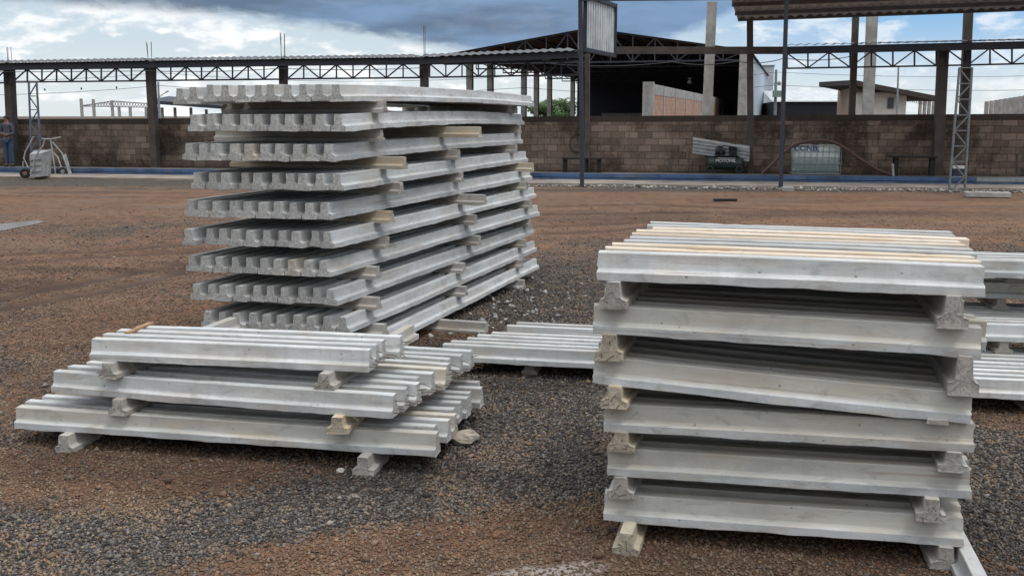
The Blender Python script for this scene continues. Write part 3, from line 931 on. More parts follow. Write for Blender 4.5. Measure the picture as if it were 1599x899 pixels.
for k in range(3):
    for j, t in enumerate((.2,.85)):
        P, Q = E_edges[k+1]; a = P.lerp(Q, t); z = P.z + BH + .0005
        b0 = E_edges[k][0]
        s = (b0 - P).dot(leftE)
        a = a + leftE*max(s + .02, .02); a.z = z
        spacer(a, leftE, .6, E_edges[k][0].z - z - .0005, M['offcut'], f"concrete offcut, {('left', 'right')[j]} one between {LAY4[k]} and {LAY4[k+1]} of stack at far right edge", 'offcuts in the stack at the right edge')
for j, t in enumerate((.2,.85)):
    P, Q = E_edges[3]; a = P.lerp(Q, t) + leftE*.03; a.z = 0
    spacer(a, leftE, 1.0, .099, M['offcut'], f"concrete offcut on the gravel, {('left', 'right')[j]} one under stack at far right edge", 'offcuts in the stack at the right edge')

# ---- odd lumps on the ground
def lump(px, py, s, mat, name, label, cat, sq=(1,.8,.6), seed=0):
    r = random.Random(seed); p = at_z(px, py)
    mb = MB(); mb.ball((p.x, p.y, s*sq[2]*.75), s, 10, 7, sq)
    for v in mb.v:
        c = Vector((p.x, p.y, s*sq[2]*.75)); k = 1 + r.gauss(0, .13)
        v[:] = c + (v - c)*k
    return mb.thing(name, mat, label, cat)
lump(532, 737, .022, M['beam'], 'stone', 'small pale stone on the gravel before the low left stack', 'stone', seed=3)
lump(727, 690, .075, M['rough'], 'concrete_lump', 'grey rough lump of concrete beside the right end of low left stack', 'concrete lump', (1.1,.9,.5), seed=8)
mb = MB(); mb.bar(at_z(692, 512, .02), at_z(718, 514, .02), .05, .02)
mb.thing('wood_chip', M['wood'], 'tan splinter of wood on dark soil between tall rear stack and ground row', 'wood splinter')

# ------------------------------------------------------------------ yard edge: slab, casting bed, wall
def strip(px0, px1, off0, off1, z0, z1, nseg=1):
    mb = MB()
    a, b_ = Wz(px0, 0, off0), Wz(px1, 0, off0)
    L = (b_ - a)
    Mx = Matrix((DW, -NW, Vector((0,0,1)))).transposed().to_4x4(); Mx.translation = Vector((a.x, a.y, 0))
    mb.box((0, 0, z0), (L.length, off0-off1, z1), Mx)
    return mb
slab = strip(-250, 1800, 1.65, -2.4, -.15, .045)
slab.thing('concrete_path', simple('dusty_slab', (.27,.225,.19), .9, 0, .35, 1.2, dirt=(.12,.085,.065), dirt_amt=.6), None, None, kind='structure')

def wall_box(mb, px0, px1, off0, off1, z0, z1, bev=0):
    a, b_ = Wz(px0, 0, off0), Wz(px1, 0, off0)
    Mx = Matrix((DW, -NW, Vector((0,0,1)))).transposed().to_4x4(); Mx.translation = Vector((a.x, a.y, 0))
    mb.box((0, 0, z0), ((b_-a).length, off0-off1, z1), Mx, bev)
    return mb

root = empty('casting_bed', Wz(800, 0, -.2), 'long low blue steel casting bed running along foot of the block wall', 'casting bed')
cuts = [-250, 120, 330, 560, 790, 1030, 1260, 1524]
for a, b_ in zip(cuts[:-1], cuts[1:]):
    mb = wall_box(MB(), a, b_ - .6, 0, -.05, .105, .215, .006)
    mb.part('side_panel', M['blue_steel'], root)
mb = wall_box(MB(), 1524.2, 1800, 0, -.05, .105, .215, .006)
o = mb.part('side_panel', M['grey_steel'], root); o['label'] = 'bare grey end section'
wall_box(MB(), -250, 1800, .02, -.06, .046, .088, .004).part('bottom_rail', M['blue_steel'], root)
wall_box(MB(), -250, 1800, -.06, -.9, .046, .205).part('bed_slab', simple('bed_concrete', (.10,.088,.078), .9, 0, .35, 2), root)

# wall: eight courses and a dark cap course
brick = brick_mat('sandcrete_blocks', ((.150,.115,.092), (.300,.228,.178)), (.095,.073,.060), .40, .195, yaw=YAWW, stain=.85, msize=.010)
zl = Wp(0, 186, W_OFF).z; zr = Wp(1599, 178, W_OFF).z
wl = Wz(-400, 0, W_OFF); wr = Wz(1950, 0, W_OFF)
root = empty('block_wall', Wz(800, 0, W_OFF - .07), 'long brown concrete block wall closing the far side of the yard', 'wall')
def wall_run(mb, pa, pb, za0, zb0, za1, zb1, th):
    n = -NW*th
    vs = [Vector((pa.x,pa.y,za0)), Vector((pb.x,pb.y,zb0)), Vector((pb.x,pb.y,zb1)), Vector((pa.x,pa.y,za1))]
    vs += [v + n for v in vs]
    mb.add(vs, [(0,1,2,3),(7,6,5,4),(0,4,5,1),(1,5,6,2),(2,6,7,3),(3,7,4,0)])
    return mb
hz = lambda p: zl + (zr-zl)*((p - A0).dot(DW)/(B0-A0).length)
wall_run(MB(), wl, wr, -.1, -.1, hz(wl)-.17, hz(wr)-.17, .14).part('block_courses', brick, root)
capm = brick_mat('cap_course', ((.055,.045,.038), (.085,.070,.058)), (.04,.032,.027), .9, .5, yaw=YAWW, stain=.5)
wall_run(MB(), wl + NW*.006, wr + NW*.006, hz(wl)-.17, hz(wr)-.17, hz(wl), hz(wr), .152).part('cap_course', capm, root)

# ------------------------------------------------------------------ canopy posts, trusses and roof over the bed
def post(px_top, px_bot, py_top, w, mat, label, rebar=0, off=P_OFF, group=None, name='concrete_post', py2=None):
    top = Wp(px_top, py_top, off); bot = Wz(px_bot, 0, off)
    root = empty(name, bot, label, 'post', group)
    mb = MB()
    mb.bar(bot, top, w, w*1.15, up=NW)
    mb.part('shaft', mat, root)
    for k in range(rebar):
        a = top + DW*((k - (rebar-1)/2)*w*.28) + NW*((k % 2 - .5)*w*.5)
        MB().tube([a - Vector((0,0,.05)), a + Vector((random.gauss(0,.02), 0, (.46 if py2 is None else py2) + random.random()*.08))], .0085, 5).part('rebar', M['steel'], root)
    return root
PG = 'dark concrete posts along the block wall'
post(14, 22, 98, .24, M['post'], 'dark leaning concrete post behind the standing person, with rebar on top', 3, group=PG)
post(234, 244, 92, .22, M['post'], 'dark concrete post against the wall left of the tall rear stack, rebar on top', 4, group=PG)
post(442, 445, 91, .20, M['post'], 'dark concrete post showing just above the tall rear stack, four rebar rods above it', 4, group=PG, py2=.7)
post(663, 662, 88, .21, M['post'], 'dark concrete post above the middle of the tall rear stack, two long rebar rods', 2, group=PG, py2=.85)
post(917, 917, 84, .14, M['post'], 'brown post against the wall just right of the dark steel column', 0, group=PG)
post(1171, 1172, 30, .17, M['post'], 'tall brown post between the air compressor and the plastic tank', 0, group=PG)
post(1473, 1462, 76, .25, M['post'], 'thick dark post against wall right of the low frame bench', 0, group=PG)
post(1337, 1326, 6, .17, M['post'], 'tall slim brown post rising behind the plastic tank', 0, group=PG, off=W_OFF-.4)
post(1513, 1500, 0, .21, M['post'], 'tall brown post behind the pale lattice column', 0, group=PG, off=W_OFF-.4)

def truss(px0, px1, t0, t1, b0, b1, n, off, root, name='truss', start=0, mat=None, w=.05):
    A = Wp(px0, t0, off); B = Wp(px1, t1, off); C = Wp(px0, b0, off); D = Wp(px1, b1, off)
    mb = MB()
    mb.bar(A, B, w); mb.bar(C, D, w)
    for i in range(n+1):
        t = i/n
        mb.bar(A.lerp(B, t), C.lerp(D, t), w*.8)
        if i < n:
            t2 = (i+1)/n
            if (i + start) % 2: mb.bar(A.lerp(B, t) + NW*.006, C.lerp(D, t2) + NW*.006, w*.75)
            else: mb.bar(C.lerp(D, t) + NW*.006, A.lerp(B, t2) + NW*.006, w*.75)
    return mb.part(name, mat or M['dark_steel'], root)

root = empty('canopy', Wz(460, 0, P_OFF), 'long low lean-to canopy with lattice truss and wavy sheet roof, left of the sign panel', 'canopy')
truss(-110, 10, 112, 109.5, 131, 129.5, 5, P_OFF+.2, root)
truss(20, 229, 108.5, 106, 128.5, 126.5, 9, P_OFF+.2, root)
truss(243, 437, 105, 102.5, 126, 124, 8, P_OFF+.2, root, start=1)
truss(449, 656, 102, 100, 123.5, 121.5, 8, P_OFF+.2, root)
truss(671, 903, 100, 95, 121, 117, 9, P_OFF+.2, root, start=1)
for (a, b_, ya, yb) in ((-160, 240, 102, 95.5), (240, 660, 95.5, 90), (660, 903, 90, 80)):
    o_f, o_b = P_OFF + .75, P_OFF - .55
    p00 = Wp(a, ya, o_f); p10 = Wp(b_, yb, o_f)
    zb = max(p00.z, 0) + .17
    p01 = Wz(a, p00.z + .15, o_b)
    MB().sheet(p00, p10, p01, .030, .24, .006).part('roof_sheet', M['old_sheet'], root)
    mb = MB(); q0 = Wp(a, ya + 6, o_f - .16); q1 = Wp(b_, yb + 6, o_f - .16)
    mb.bar(q0, q1, .05, .17); mb.part('purlin', M['dark_steel'], root)
    mb = MB(); q0 = Wz(a, p00.z + .02, o_b + .3); q1 = Wz(b_, p10.z + .02, o_b + .3)
    mb.bar(q0, q1, .06, .10); mb.part('purlin', M['dark_steel'], root)

root = empty('canopy', Wz(1290, 0, P_OFF), 'dark canopy edge with open lattice truss, above the plastic tank at right', 'canopy')
truss(1229, 1462, 83.5, 78.5, 107, 103, 7, P_OFF+.2, root, start=1, w=.046)
truss(1478, 1720, 77, 71, 102.5, 97, 7, P_OFF+.2, root, start=1, w=.046)
mb = MB(); mb.bar(Wp(958, 79, P_OFF+.3), Wp(1229, 79, P_OFF+.3), .12, .20); mb.part('lintel', M['post'], root)
for (a, b_, ya, yb) in ((1229, 1720, 72, 61),):
    o_f, o_b = P_OFF + .75, P_OFF - .55
    p00 = Wp(a, ya, o_f); p10 = Wp(b_, yb, o_f); p01 = Wz(a, p00.z + .10, o_b)
    MB().sheet(p00, p10, p01, .035, .24, .006).part('roof_sheet', M['old_sheet'], root)
    mb = MB(); mb.bar(Wp(a, ya+7, o_f-.16), Wp(b_, yb+7, o_f-.16), .05, .2); mb.part('purlin', M['dark_steel'], root)

# lattice columns
def lattice(pxb, pyb, pxt, pyt, wpx, label, mat_, n=7, off=None, foot=None):
    bot = at_z(pxb, pyb) if foot is None else foot
    Y = bot.y
    top = at_Y(pxt, pyt, Y)
    ww = wpx/F*Y
    root = empty('lattice_column', bot, label, 'lattice column')
    s = DW*(ww/2)
    for sg in (-1, 1):
        MB().bar(bot + s*sg*1.15, top + s*sg*.9, .045).part('chord', mat_, root)
    mb = MB()
    for i in range(n):
        a = bot.lerp(top, i/n); c = bot.lerp(top, (i+1)/n)
        mb.bar(a - s, c + s, .028) if i % 2 == 0 else mb.bar(a + s, c - s, .028)
        mb.bar(c - s*.95, c + s*.95, .028)
    mb.part('lacing', mat_, root)
    return root, bot, top
lattice(1494, 300, 1508, 106, 20, 'pale weathered lattice column standing on the yard near right edge', M['dull_steel'], 8)
r_, bt, tp = lattice(58, 276, 51, 129, 15, 'blue-grey lattice column standing behind the tipped wheelbarrow', M['blue_grey'], 7)

# portal of dark steel with corrugated sign panel
root = empty('steel_portal', at_z(909, 292), 'dark steel portal frame with two slim columns, standing before the wall', 'steel portal')
fp = at_z(909, 292); fq = at_z(1219, 293)
ta = at_Y(906, -25, fp.y); tb = at_Y(1229, -25, fq.y)
MB().bar(fp, ta, .10, .12, up=NW).part('column', M['dark_steel'], root)
MB().bar(fq, tb, .10, .12, up=NW).part('column', M['dark_steel'], root)
MB().bar(at_Y(906, -6, fp.y) + NW*.02, at_Y(1232, -9, fq.y) + NW*.02, .12, .26).part('beam', M['dark_steel'], root)
for p in (fp, fq):
    MB().box((p.x-.11, p.y-.11, .001), (p.x+.11, p.y+.11, .02)).part('base_plate', M['dark_steel'], root)
# panel runs back from the column
pa = at_Y(908, 78, fp.y + .15); nb_ = Vector((.40, 1, 0)).normalized()
pb = None
for k in range(400):
    q_ = pa + nb_*(k*.01)
    if px_of(q_) > 955: pb = q_; break
zt = at_Y(957, 10, pb.y).z
root = empty('sign_panel', pa - Vector((0,0,.1)), 'white corrugated sheet panel in a dark frame, high beside the steel column', 'sheet panel')
MB().sheet(pa, pb, Vector((pa.x, pa.y, zt)), .07, .21, .004, 24, True).part('corrugated_sheet', M['white_sheet'], root)
mb = MB()
fo = (pb - pa).cross(Vector((0,0,1))).normalized()*.085
for q0, q1 in ((pa, pb), (Vector((pa.x,pa.y,zt)), Vector((pb.x,pb.y,zt))), (pa - Vector((0,0,.06)), Vector((pa.x,pa.y,zt+.06))), (pb - Vector((0,0,.06)), Vector((pb.x,pb.y,zt+.06)))):
    mb.bar(q0 + fo, q1 + fo, .10)
mb.part('frame', M['dark_steel'], root)
MB().bar(at_Y(904, 78, fp.y+.02), at_Y(904, -30, fp.y+.02), .045).part('edge_trim', M['white_sheet'], root)

# high shed roof at right, seen from underneath
root = empty('shed_roof', Wz(1400, 0, P_OFF), 'high brown corrugated shed roof seen from below at the top right', 'roof')
e0 = Wp(1152, 31, P_OFF+.1); e1 = Wp(1760, 9, P_OFF+.1)
u0 = e0 + NW*3.2 + Vector((0,0,.62)) - DW*.45
MB().sheet(u0, u0 + (e1 - e0), e0, .05, .26, .006, 8).part('roof_sheet', M['under'], root)
MB().bar(e0 + Vector((0,0,.015)) + NW*.02, e1 + Vector((0,0,.015)) + NW*.02, .05, .13).part('eave_trim', M['old_sheet'], root)
for t in (.25, .5, .75, .98):
    a = e0.lerp(u0, t) - Vector((0,0,.07)); MB().bar(a, a + (e1-e0), .06, .10).part('purlin', M['old_sheet'], root)

# ------------------------------------------------------------------ things along the wall
def seat_on(px, z, off): return Wz(px, z, off)
def wframe(p):
    Mx = Matrix((DW, -NW, Vector((0,0,1)))).transposed().to_4x4(); Mx.translation = p
    return Mx

# plastic tank in a cage
p = Wz(1274, .206, -.85); Mx = wframe(p)
root = empty('water_tank', p, 'square white plastic tank in a wire cage with blue hand lettering, before the wall', 'water tank')
m, nt, b = material('milky_plastic')
tc = nt.new('ShaderNodeTexCoord').outputs['Object']; sz_ = nt.new('ShaderNodeSeparateXYZ'); nt.put(sz_.inputs[0], tc)
nt.put(b.inputs['Base Color'], nt.mix(nt.smooth(nt.math('ADD', sz_.outputs[2], nt.math('MULTIPLY', nt.noise(tc, 3), .1)), .44, .50), (.27,.35,.34), (.50,.54,.53)))
b.inputs['Roughness'].default_value = .45
mb = MB(); mb.box((-.62,-.0,.03), (.62,1.0,.80), Mx, .05); mb.part('container', m, root, 40)
mb = MB(); mb.box((-.66,-.03,0), (.66,1.03,.03), Mx, .01); mb.part('pallet', M['grey_steel'], root)
mb = MB()
for z in (.12,.30,.47,.64,.80):
    c4 = [Mx @ Vector(q_) for q_ in ((-.65,-.03,z),(.65,-.03,z),(.65,1.03,z),(-.65,1.03,z))]
    for i in range(4): mb.bar(c4[i], c4[(i+1) % 4], .014)
for i in range(9):
    x = -.65 + 1.3*i/8
    mb.bar(Mx @ Vector((x,-.032,.02)), Mx @ Vector((x,-.032,.80)), .013)
    mb.bar(Mx @ Vector((x,1.032,.02)), Mx @ Vector((x,1.032,.80)), .013)
mb.part('cage', M['grey_steel'], root)
MB().cyl(Mx @ Vector((0,.5,.80)), Mx @ Vector((0,.5,.84)), .10).part('cap', M['black'], root)
def letters(txt, size, Mloc, mat, root, name='lettering', sx=1.0, bold=0.0, skew=0.0):
    cu = bpy.data.curves.new(name, 'FONT'); cu.body = txt; cu.size = size; cu.extrude = .001; cu.offset = bold; cu.shear = skew
    cu.align_x = 'CENTER'; cu.align_y = 'CENTER'
    tmp = bpy.data.objects.new(name, cu); cu.materials.append(mat); col.objects.link(tmp)
    bpy.context.view_layer.update()
    me = bpy.data.meshes.new_from_object(tmp.evaluated_get(bpy.context.evaluated_depsgraph_get()))
    bpy.data.objects.remove(tmp)
    o = bpy.data.objects.new(name, me); col.objects.link(o)
    o.parent = root
    Rm = Mloc @ Matrix.Rotation(math.pi/2, 4, 'X') @ Matrix.Diagonal((sx, 1, 1, 1))
    org = root.location
    Rm.translation = Mloc.translation - org
    o.matrix_local = Rm
    return o
Ml = Mx.copy(); Ml.translation = Mx @ Vector((-.29, -.006, .715))
letters('CONB:', .19, Ml, M['ink'], root, sx=1.15, bold=.006)

# compressor
p = Wz(1133, .206, -.75); Mx = wframe(p)
root = empty('air_compressor', p, 'black air compressor on wheels with white lettering, below a bundle of metal sheets', 'air compressor')
ax = lambda x, y, z: Mx @ Vector((x, y, z))
mb = MB(); mb.tube([ax(-.58,.3,.28), ax(-.56,.3,.28), ax(-.48,.3,.28), ax(.42,.3,.28), ax(.5,.3,.28), ax(.52,.3,.28)], [.02,.12,.19,.19,.12,.02], 20); mb.part('air_tank', M['green_black'], root, 40)
for x in (-.44, .38):
    MB().torus(ax(x,.06,.11), NW, .085, .028).part('wheel', M['rubber'], root, 60)
    MB().bar(ax(x,.2,.0), ax(x,.2,.2), .06).part('foot', M['black'], root)
mb = MB(); mb.box((-.33,.15,.47), (.36,.45,.50), Mx, .005); mb.part('deck', M['black'], root)
mb = MB(); mb.cyl(ax(-.30,.3,.62), ax(-.02,.3,.62), .11); mb.box((-.25,.24,.72), (-.1,.36,.77), Mx, .01); mb.part('motor', M['black'], root, 40)
mb = MB(); mb.box((.08,.18,.5), (.30,.42,.66), Mx, .02)
for k in range(5): mb.box((.07,.17,.67+.03*k), (.31,.43,.685+.03*k), Mx, .004)
mb.box((.11,.2,.66), (.27,.40,.84), Mx, .01); mb.part('pump', M['black'], root)
mb = MB(); mb.torus(ax(.0,.12,.64), NW, .16, .02); mb.part('belt_guard', M['green_black'], root, 60)
mb = MB(); mb.box((-.30,.085,.30), (.28,.10,.44), Mx, .004); mb.part('name_plate', M['green_black'], root)
Ml = Mx.copy(); Ml.translation = ax(-.01, .078, .355)
letters('MOTOMIL', .125, Ml, M['white'], root, sx=1.0, skew=.15)
mb = MB(); mb.box((-.26,.078,.425), (.26,.086,.436), Mx); mb.part('stripe', M['white'], root)
mb = MB(); mb.tube([ax(-.5,.3,.4), ax(-.62,.3,.55), ax(-.66,.3,.6)], .015, 6); mb.part('handle', M['black'], root)
# bundle of metal sheets on it
a = Wp(1081, 239, -.95); b_ = Wp(1170, 252, -.95); up_ = Wp(1083, 214, -1.25)
mb = MB()
mb.sheet(a, up_, b_, .05, .115, .005, 8)
mb.thing('metal_sheet', simple('dull_zinc_sheet', (.30,.31,.32), .5, .1, dirt_amt=.4), 'bent pale corrugated metal sheet resting slanted over the air compressor', 'metal sheet')
a = Wp(1082, 216, -.62); b_ = Wp(1169, 231, -.62)
mb = MB(); mb.bar(a, b_, .10, .06); mb.thing('metal_profile', M['sheet'], 'straight grey metal profile lying slanted along the top of the bent sheet', 'metal profile')

# hose over the tank
pts = [(1190,271,-.6),(1204,258,-.62),(1222,240,-.7),(1240,227,-.8),(1262,221,-.78),(1288,220,-.75),(1310,226,-.72),(1340,246,-.65),(1370,265,-.55),(1395,274,-.45)]
P = [Wp(*q) for q in pts]
fine = []
for i in range(len(P)-1):
    p0, p1, p2, p3 = P[max(i-1,0)], P[i], P[i+1], P[min(i+2, len(P)-1)]
    for t in (0, .25, .5, .75):
        fine.append(.5*((2*p1) + (p2-p0)*t + (2*p0-5*p1+4*p2-p3)*t*t + (-p0+3*p1-3*p2+p3)*t**3))
fine.append(P[-1])
MB().tube(fine, .045, 8).thing('hose', M['hose'], 'thick brown hose arching over the white plastic tank', 'hose', smooth=60)
cable_loop = MB().torus(Wp(905, 224, W_OFF+.035), NW, .29, .012, 30, 6)
cable_loop.thing('cable_loop', M['wire'], 'dark cable loop hanging flat on the wall beside the steel column', 'cable')

def bench(px0, px1, pyt, label, off=-.75, legs=3, mat=None):
    A = Wp(px0, pyt, off); B = Wp(px1, pyt+.5, off)
    root = empty('frame_bench', Wz((px0+px1)/2, .206, off), label, 'bench')
    mat = mat or M['dark_wood']
    MB().bar(A + NW*.0, B, .45, .05).part('top_board', mat, root)
    for t in ((.07,.60,.93) if legs == 3 else (.12,.92)):
        c = A.lerp(B, t); 
        mb = MB(); mb.bar(Vector((c.x,c.y,.206)) + NW*.14, Vector((c.x,c.y,c.z-.02)) + NW*.14, .12 if t != .60 else .06, .05, up=NW); mb.part('leg', mat, root)
        mb = MB(); mb.bar(Vector((c.x,c.y,.206)) - NW*.14, Vector((c.x,c.y,c.z-.02)) - NW*.14, .07, .05, up=NW); mb.part('leg', mat, root)
    return root
bench(879, 941, 247, 'low dark frame bench before the wall, crossed by the steel column')
bench(1390, 1461, 244.5, 'low dark frame bench before the wall, left of the thick post', legs=2)
MB().bar(Wz(1395,.21,-.3), Wp(1394,256,-.3), .05).thing('pipe_stub', M['pale_steel'], 'short pale upright pipe stub beside the hose end', 'pipe')
MB().bar(Wz(1588,.0,-1.3), Wp(1588,241,-1.3), .05).thing('stake', M['post'], 'thin brown stake before the wall at the right edge', 'stake')
mb = MB(); mb.bar(at_z(1506, 303, .07), at_z(1576, 304, .07), .30, .10); mb.thing('concrete_plank', M['pale_post'], 'pale flat plank on the ground right of the lattice column', 'plank')
mb = MB(); p = at_z(1230, 299); mb.box((-.13,-.1,.0), (.13,.1,.11), wframe(Vector((p.x, p.y, .0))), .01); mb.thing('concrete_block', M['pale_post'], 'pale concrete block at the foot of the right steel column', 'block')
mb = MB(); mb.bar(at_z(1115, 312, .03), at_z(1150, 312, .03), .14, .05); mb.thing('dark_plank', M['dark_wood'], 'dark short plank lying on red soil in front of the casting bed', 'plank')
mb = MB(); mb.bar(Wz(182,.21,-.9), Wp(176,242,-1.3), .03, .2, up=NW); mb.thing('leaning_board', M['dark_wood'], 'dark board leaning on the wall left of the first dark post', 'board')
mb = MB(); p = at_z(1494, 287); Mx = wframe(Vector((p.x,p.y,.046))); mb.box((-.14,-.1,0), (.14,.1,.36), Mx, .01); root = mb.thing('control_box', M['dark_steel'], 'dark box with a white top, between the chords of right lattice column', 'control box')
mb = MB(); mb.box((-.145,-.105,.362), (.145,.105,.44), Mx, .01); mb.part('lid', M['white'], root)

# tipped wheelbarrow and hand cart at left
def PX(px, py, Y): return at_Y(px, py, Y)
Yw = at_z(52, 280).y + .05
root = empty('wheelbarrow', at_z(52, 279), 'pale metal wheelbarrow tipped up on its nose at the left', 'wheelbarrow')
tr = [PX(42,238,Yw), PX(67,237,Yw), PX(65,278,Yw), PX(45,280,Yw)]
dep = Vector((.05, .5, .04))
mb = MB()
bk = [q_ + Vector((0,.36,.0)) for q_ in (PX(44,243,Yw), PX(64,243,Yw), PX(62,270,Yw), PX(47,271,Yw))]
fr = [PX(46,241,Yw-.1), PX(65,239,Yw-.1), PX(63.5,276,Yw-.16), PX(48,277,Yw-.16)]
bk = [q_ + Vector((0,.42,.0)) for q_ in (PX(42,237,Yw), PX(69,235,Yw), PX(67,276,Yw), PX(43,277,Yw))]
mb.add(fr + bk, [(3,2,1,0),(0,4,7,3),(1,2,6,5),(0,1,5,4),(3,7,6,2)])
for t_ in (.25, .5, .75):
    a_ = fr[0].lerp(fr[3], t_) - Vector((0,.012,0)); b_ = fr[1].lerp(fr[2], t_) - Vector((0,.012,0)); mb.bar(a_, b_, .03, .035)
for i_ in range(4): mb.bar(bk[i_], bk[(i_+1) % 4], .045)
mb.part('tray', M['pale_steel'], root)
for k, pts in enumerate((((44,262),(37,247),(40,236),(48,222),(52,214)), ((47,272),(52,262),(54,248),(60,237),(67,228),(70,218)))):
    MB().tube([PX(a_, b_, Yw - .22 - .02*k) for a_, b_ in pts], .022, 8).part('handle', M['pale_steel'], root, 60)
MB().tube([PX(36,252,Yw-.04), PX(36,262,Yw-.04), PX(42,272,Yw-.04), PX(50,266,Yw-.04)], .02, 8).part('stand', M['pale_steel'], root, 60)
w0 = PX(39, 270.5, Yw - .08)
wh = MB().torus(w0, (.25,-1,0), .105, .045, 24, 10).part('wheel', M['rubber'], root, 60)
MB().cyl(w0 + Vector((-.02,.05,0)), w0 + Vector((.02,-.05,0)), .06).part('hub', M['red'], wh)
Yc = at_z(92, 274).y + .1
root = empty('hand_cart', at_z(90, 274), 'grey tubular hand cart with a wheel, right of the tipped wheelbarrow', 'hand cart')
for pts in (((65,217),(80,217.5),(95,214.5)), ((79,218),(82,238),(87,273)), ((82,222),(97,240),(109,271)), ((79,235),(90,245),(98,268)), ((66,239),(72,236),(79,238))):
    MB().tube([PX(a_, b_, Yc) for a_, b_ in pts], .024, 8).part('tube', M['pale_steel'], root, 60)
mb = MB(); mb.add([PX(97,243,Yc+.1), PX(102,240,Yc+.1), PX(111,271,Yc-.05), PX(107,272,Yc-.05)] + [v + Vector((0,.05,0)) for v in (PX(97,243,Yc+.1), PX(102,240,Yc+.1), PX(111,271,Yc-.05), PX(107,272,Yc-.05))], [(0,1,2,3),(7,6,5,4),(0,4,5,1),(1,5,6,2),(2,6,7,3),(3,7,4,0)]); mb.part('plate', M['pale_steel'], root)
wh = MB().torus(PX(98,268,Yc-.05), (.2,-1,0), .105, .03, 24, 8).part('wheel', M['rubber'], root, 60)
c0 = PX(98,268,Yc-.05); MB().cyl(c0 + Vector((0,.04,0)), c0 + Vector((0,-.04,0)), .06).part('rim', M['grey_steel'], wh)
mb = MB(); mb.bar(PX(68,266,Yc+.15), PX(92,267,Yc+.15), .3, .12); mb.part('bed', M['dark_steel'], root)

# ------------------------------------------------------------------ person by the wall
def skin_obj(name, verts, edges, radii, mat, parent, root_i=0, sub=2):
    me = bpy.data.meshes.new(name); me.from_pydata(verts, edges, []); me.update()
    o = bpy.data.objects.new(name, me); col.objects.link(o)
    sk = o.modifiers.new('skin', 'SKIN')
    lay = me.skin_vertices[0] if len(me.skin_vertices) else None
    if lay is None:
        bpy.context.view_layer.objects.active = o
        o.select_set(True); bpy.ops.mesh.customdata_skin_add(); o.select_set(False)
        lay = me.skin_vertices[0]
    for i, r in enumerate(radii):
        lay.data[i].radius = r if isinstance(r, tuple) else (r, r)
        lay.data[i].use_root = (i == root_i)
    sb = o.modifiers.new('sub', 'SUBSURF'); sb.levels = sub; sb.render_levels = sub
    me.materials.append(mat); o.parent = parent
    return o
hp = (Wp(16, 181.7, -.62).z - .206)/1.70
pp = Wz(16, .206, -.62)
root = empty('person', pp, 'person in grey-blue shirt and blue jeans standing with folded arms by the wall', 'person')
root.scale = (hp, hp, hp); root.rotation_euler = (0, 0, YAWW + .1)
skin_m = simple('skin', (.20,.115,.075), .6, bmp=0); shirt_m = simple('grey_blue_shirt', (.055,.062,.085), .9); jean_m = simple('blue_jeans', (.035,.065,.13), .9)
hair_m = simple('black_hair', (.012,.011,.011), .8); shoe_m = simple('dark_shoes', (.03,.025,.022), .7)
V_ = [(0,0,.95),(0,0,1.12),(0,0,1.30),(0,.0,1.43),(0,-.01,1.52),(0,-.02,1.61),(0,-.02,1.67),
      (-.09,0,.92),(-.10,-.01,.50),(-.11,.02,.09),(-.12,-.10,.045),
      (.09,0,.92),(.10,-.01,.50),(.11,.02,.09),(.12,-.10,.045),
      (-.18,0,1.40),(-.23,-.02,1.13),(-.06,-.20,1.12),(.05,-.22,1.14),
      (.18,0,1.40),(.23,-.02,1.12),(.07,-.19,1.08),(-.04,-.22,1.07)]
E_ = [(0,1),(1,2),(2,3),(3,4),(4,5),(5,6),(0,7),(7,8),(8,9),(9,10),(0,11),(11,12),(12,13),(13,14),(3,15),(15,16),(16,17),(17,18),(3,19),(19,20),(20,21),(21,22)]
RR = [(.13,.10),(.125,.095),(.14,.10),(.075,.07),.05,(.075,.09),(.065,.08),.085,.055,.04,.035,.085,.055,.04,.035,.055,.042,.033,.03,.055,.042,.033,.03]
skin_obj('body', V_, E_, RR, skin_m, root)
Vs = [(0,0,.93),(0,0,1.12),(0,0,1.30),(0,0,1.42),(-.18,0,1.40),(-.232,-.02,1.13),(-.09,-.18,1.12),(.18,0,1.40),(.232,-.02,1.12),(.10,-.17,1.08)]
skin_obj('shirt', Vs, [(0,1),(1,2),(2,3),(3,4),(4,5),(5,6),(3,7),(7,8),(8,9)], [(.15,.118),(.145,.115),(.16,.118),(.10,.09),.078,.062,.05,.078,.062,.05], shirt_m, root)
Vt = [(0,0,.96),(-.09,0,.88),(-.10,-.01,.50),(-.11,.02,.08),(.09,0,.88),(.10,-.01,.50),(.11,.02,.08)]
skin_obj('jeans', Vt, [(0,1),(1,2),(2,3),(0,4),(4,5),(5,6)], [(.145,.115),.105,.078,.066,.105,.078,.066], jean_m, root)
def child_mesh(mb, name, mat, root, smooth=60):
    o = bpy.data.objects.new(name, mb.mesh(name, (0,0,0), smooth)); o.data.materials.append(mat); col.objects.link(o); o.parent = root; return o
child_mesh(MB().ball((0,.008,1.645), .100, 16, 10, (.86,1.0,.80)), 'hair', hair_m, root)
for s in (-1, 1): child_mesh(MB().ball((s*.117,-.05,.045), .12, 12, 8, (.42,1.05,.40)), 'shoe', shoe_m, root)
child_mesh(MB().ball((0,-.115,1.60), .018, 8, 6, (.8,1,1.3)), 'nose', skin_m, root)
for s in (-1, 1): child_mesh(MB().ball((s*.031,-.100,1.625), .010, 8, 6), 'eye', hair_m, root)

# ------------------------------------------------------------------ buildings beyond the wall
S = 1.156
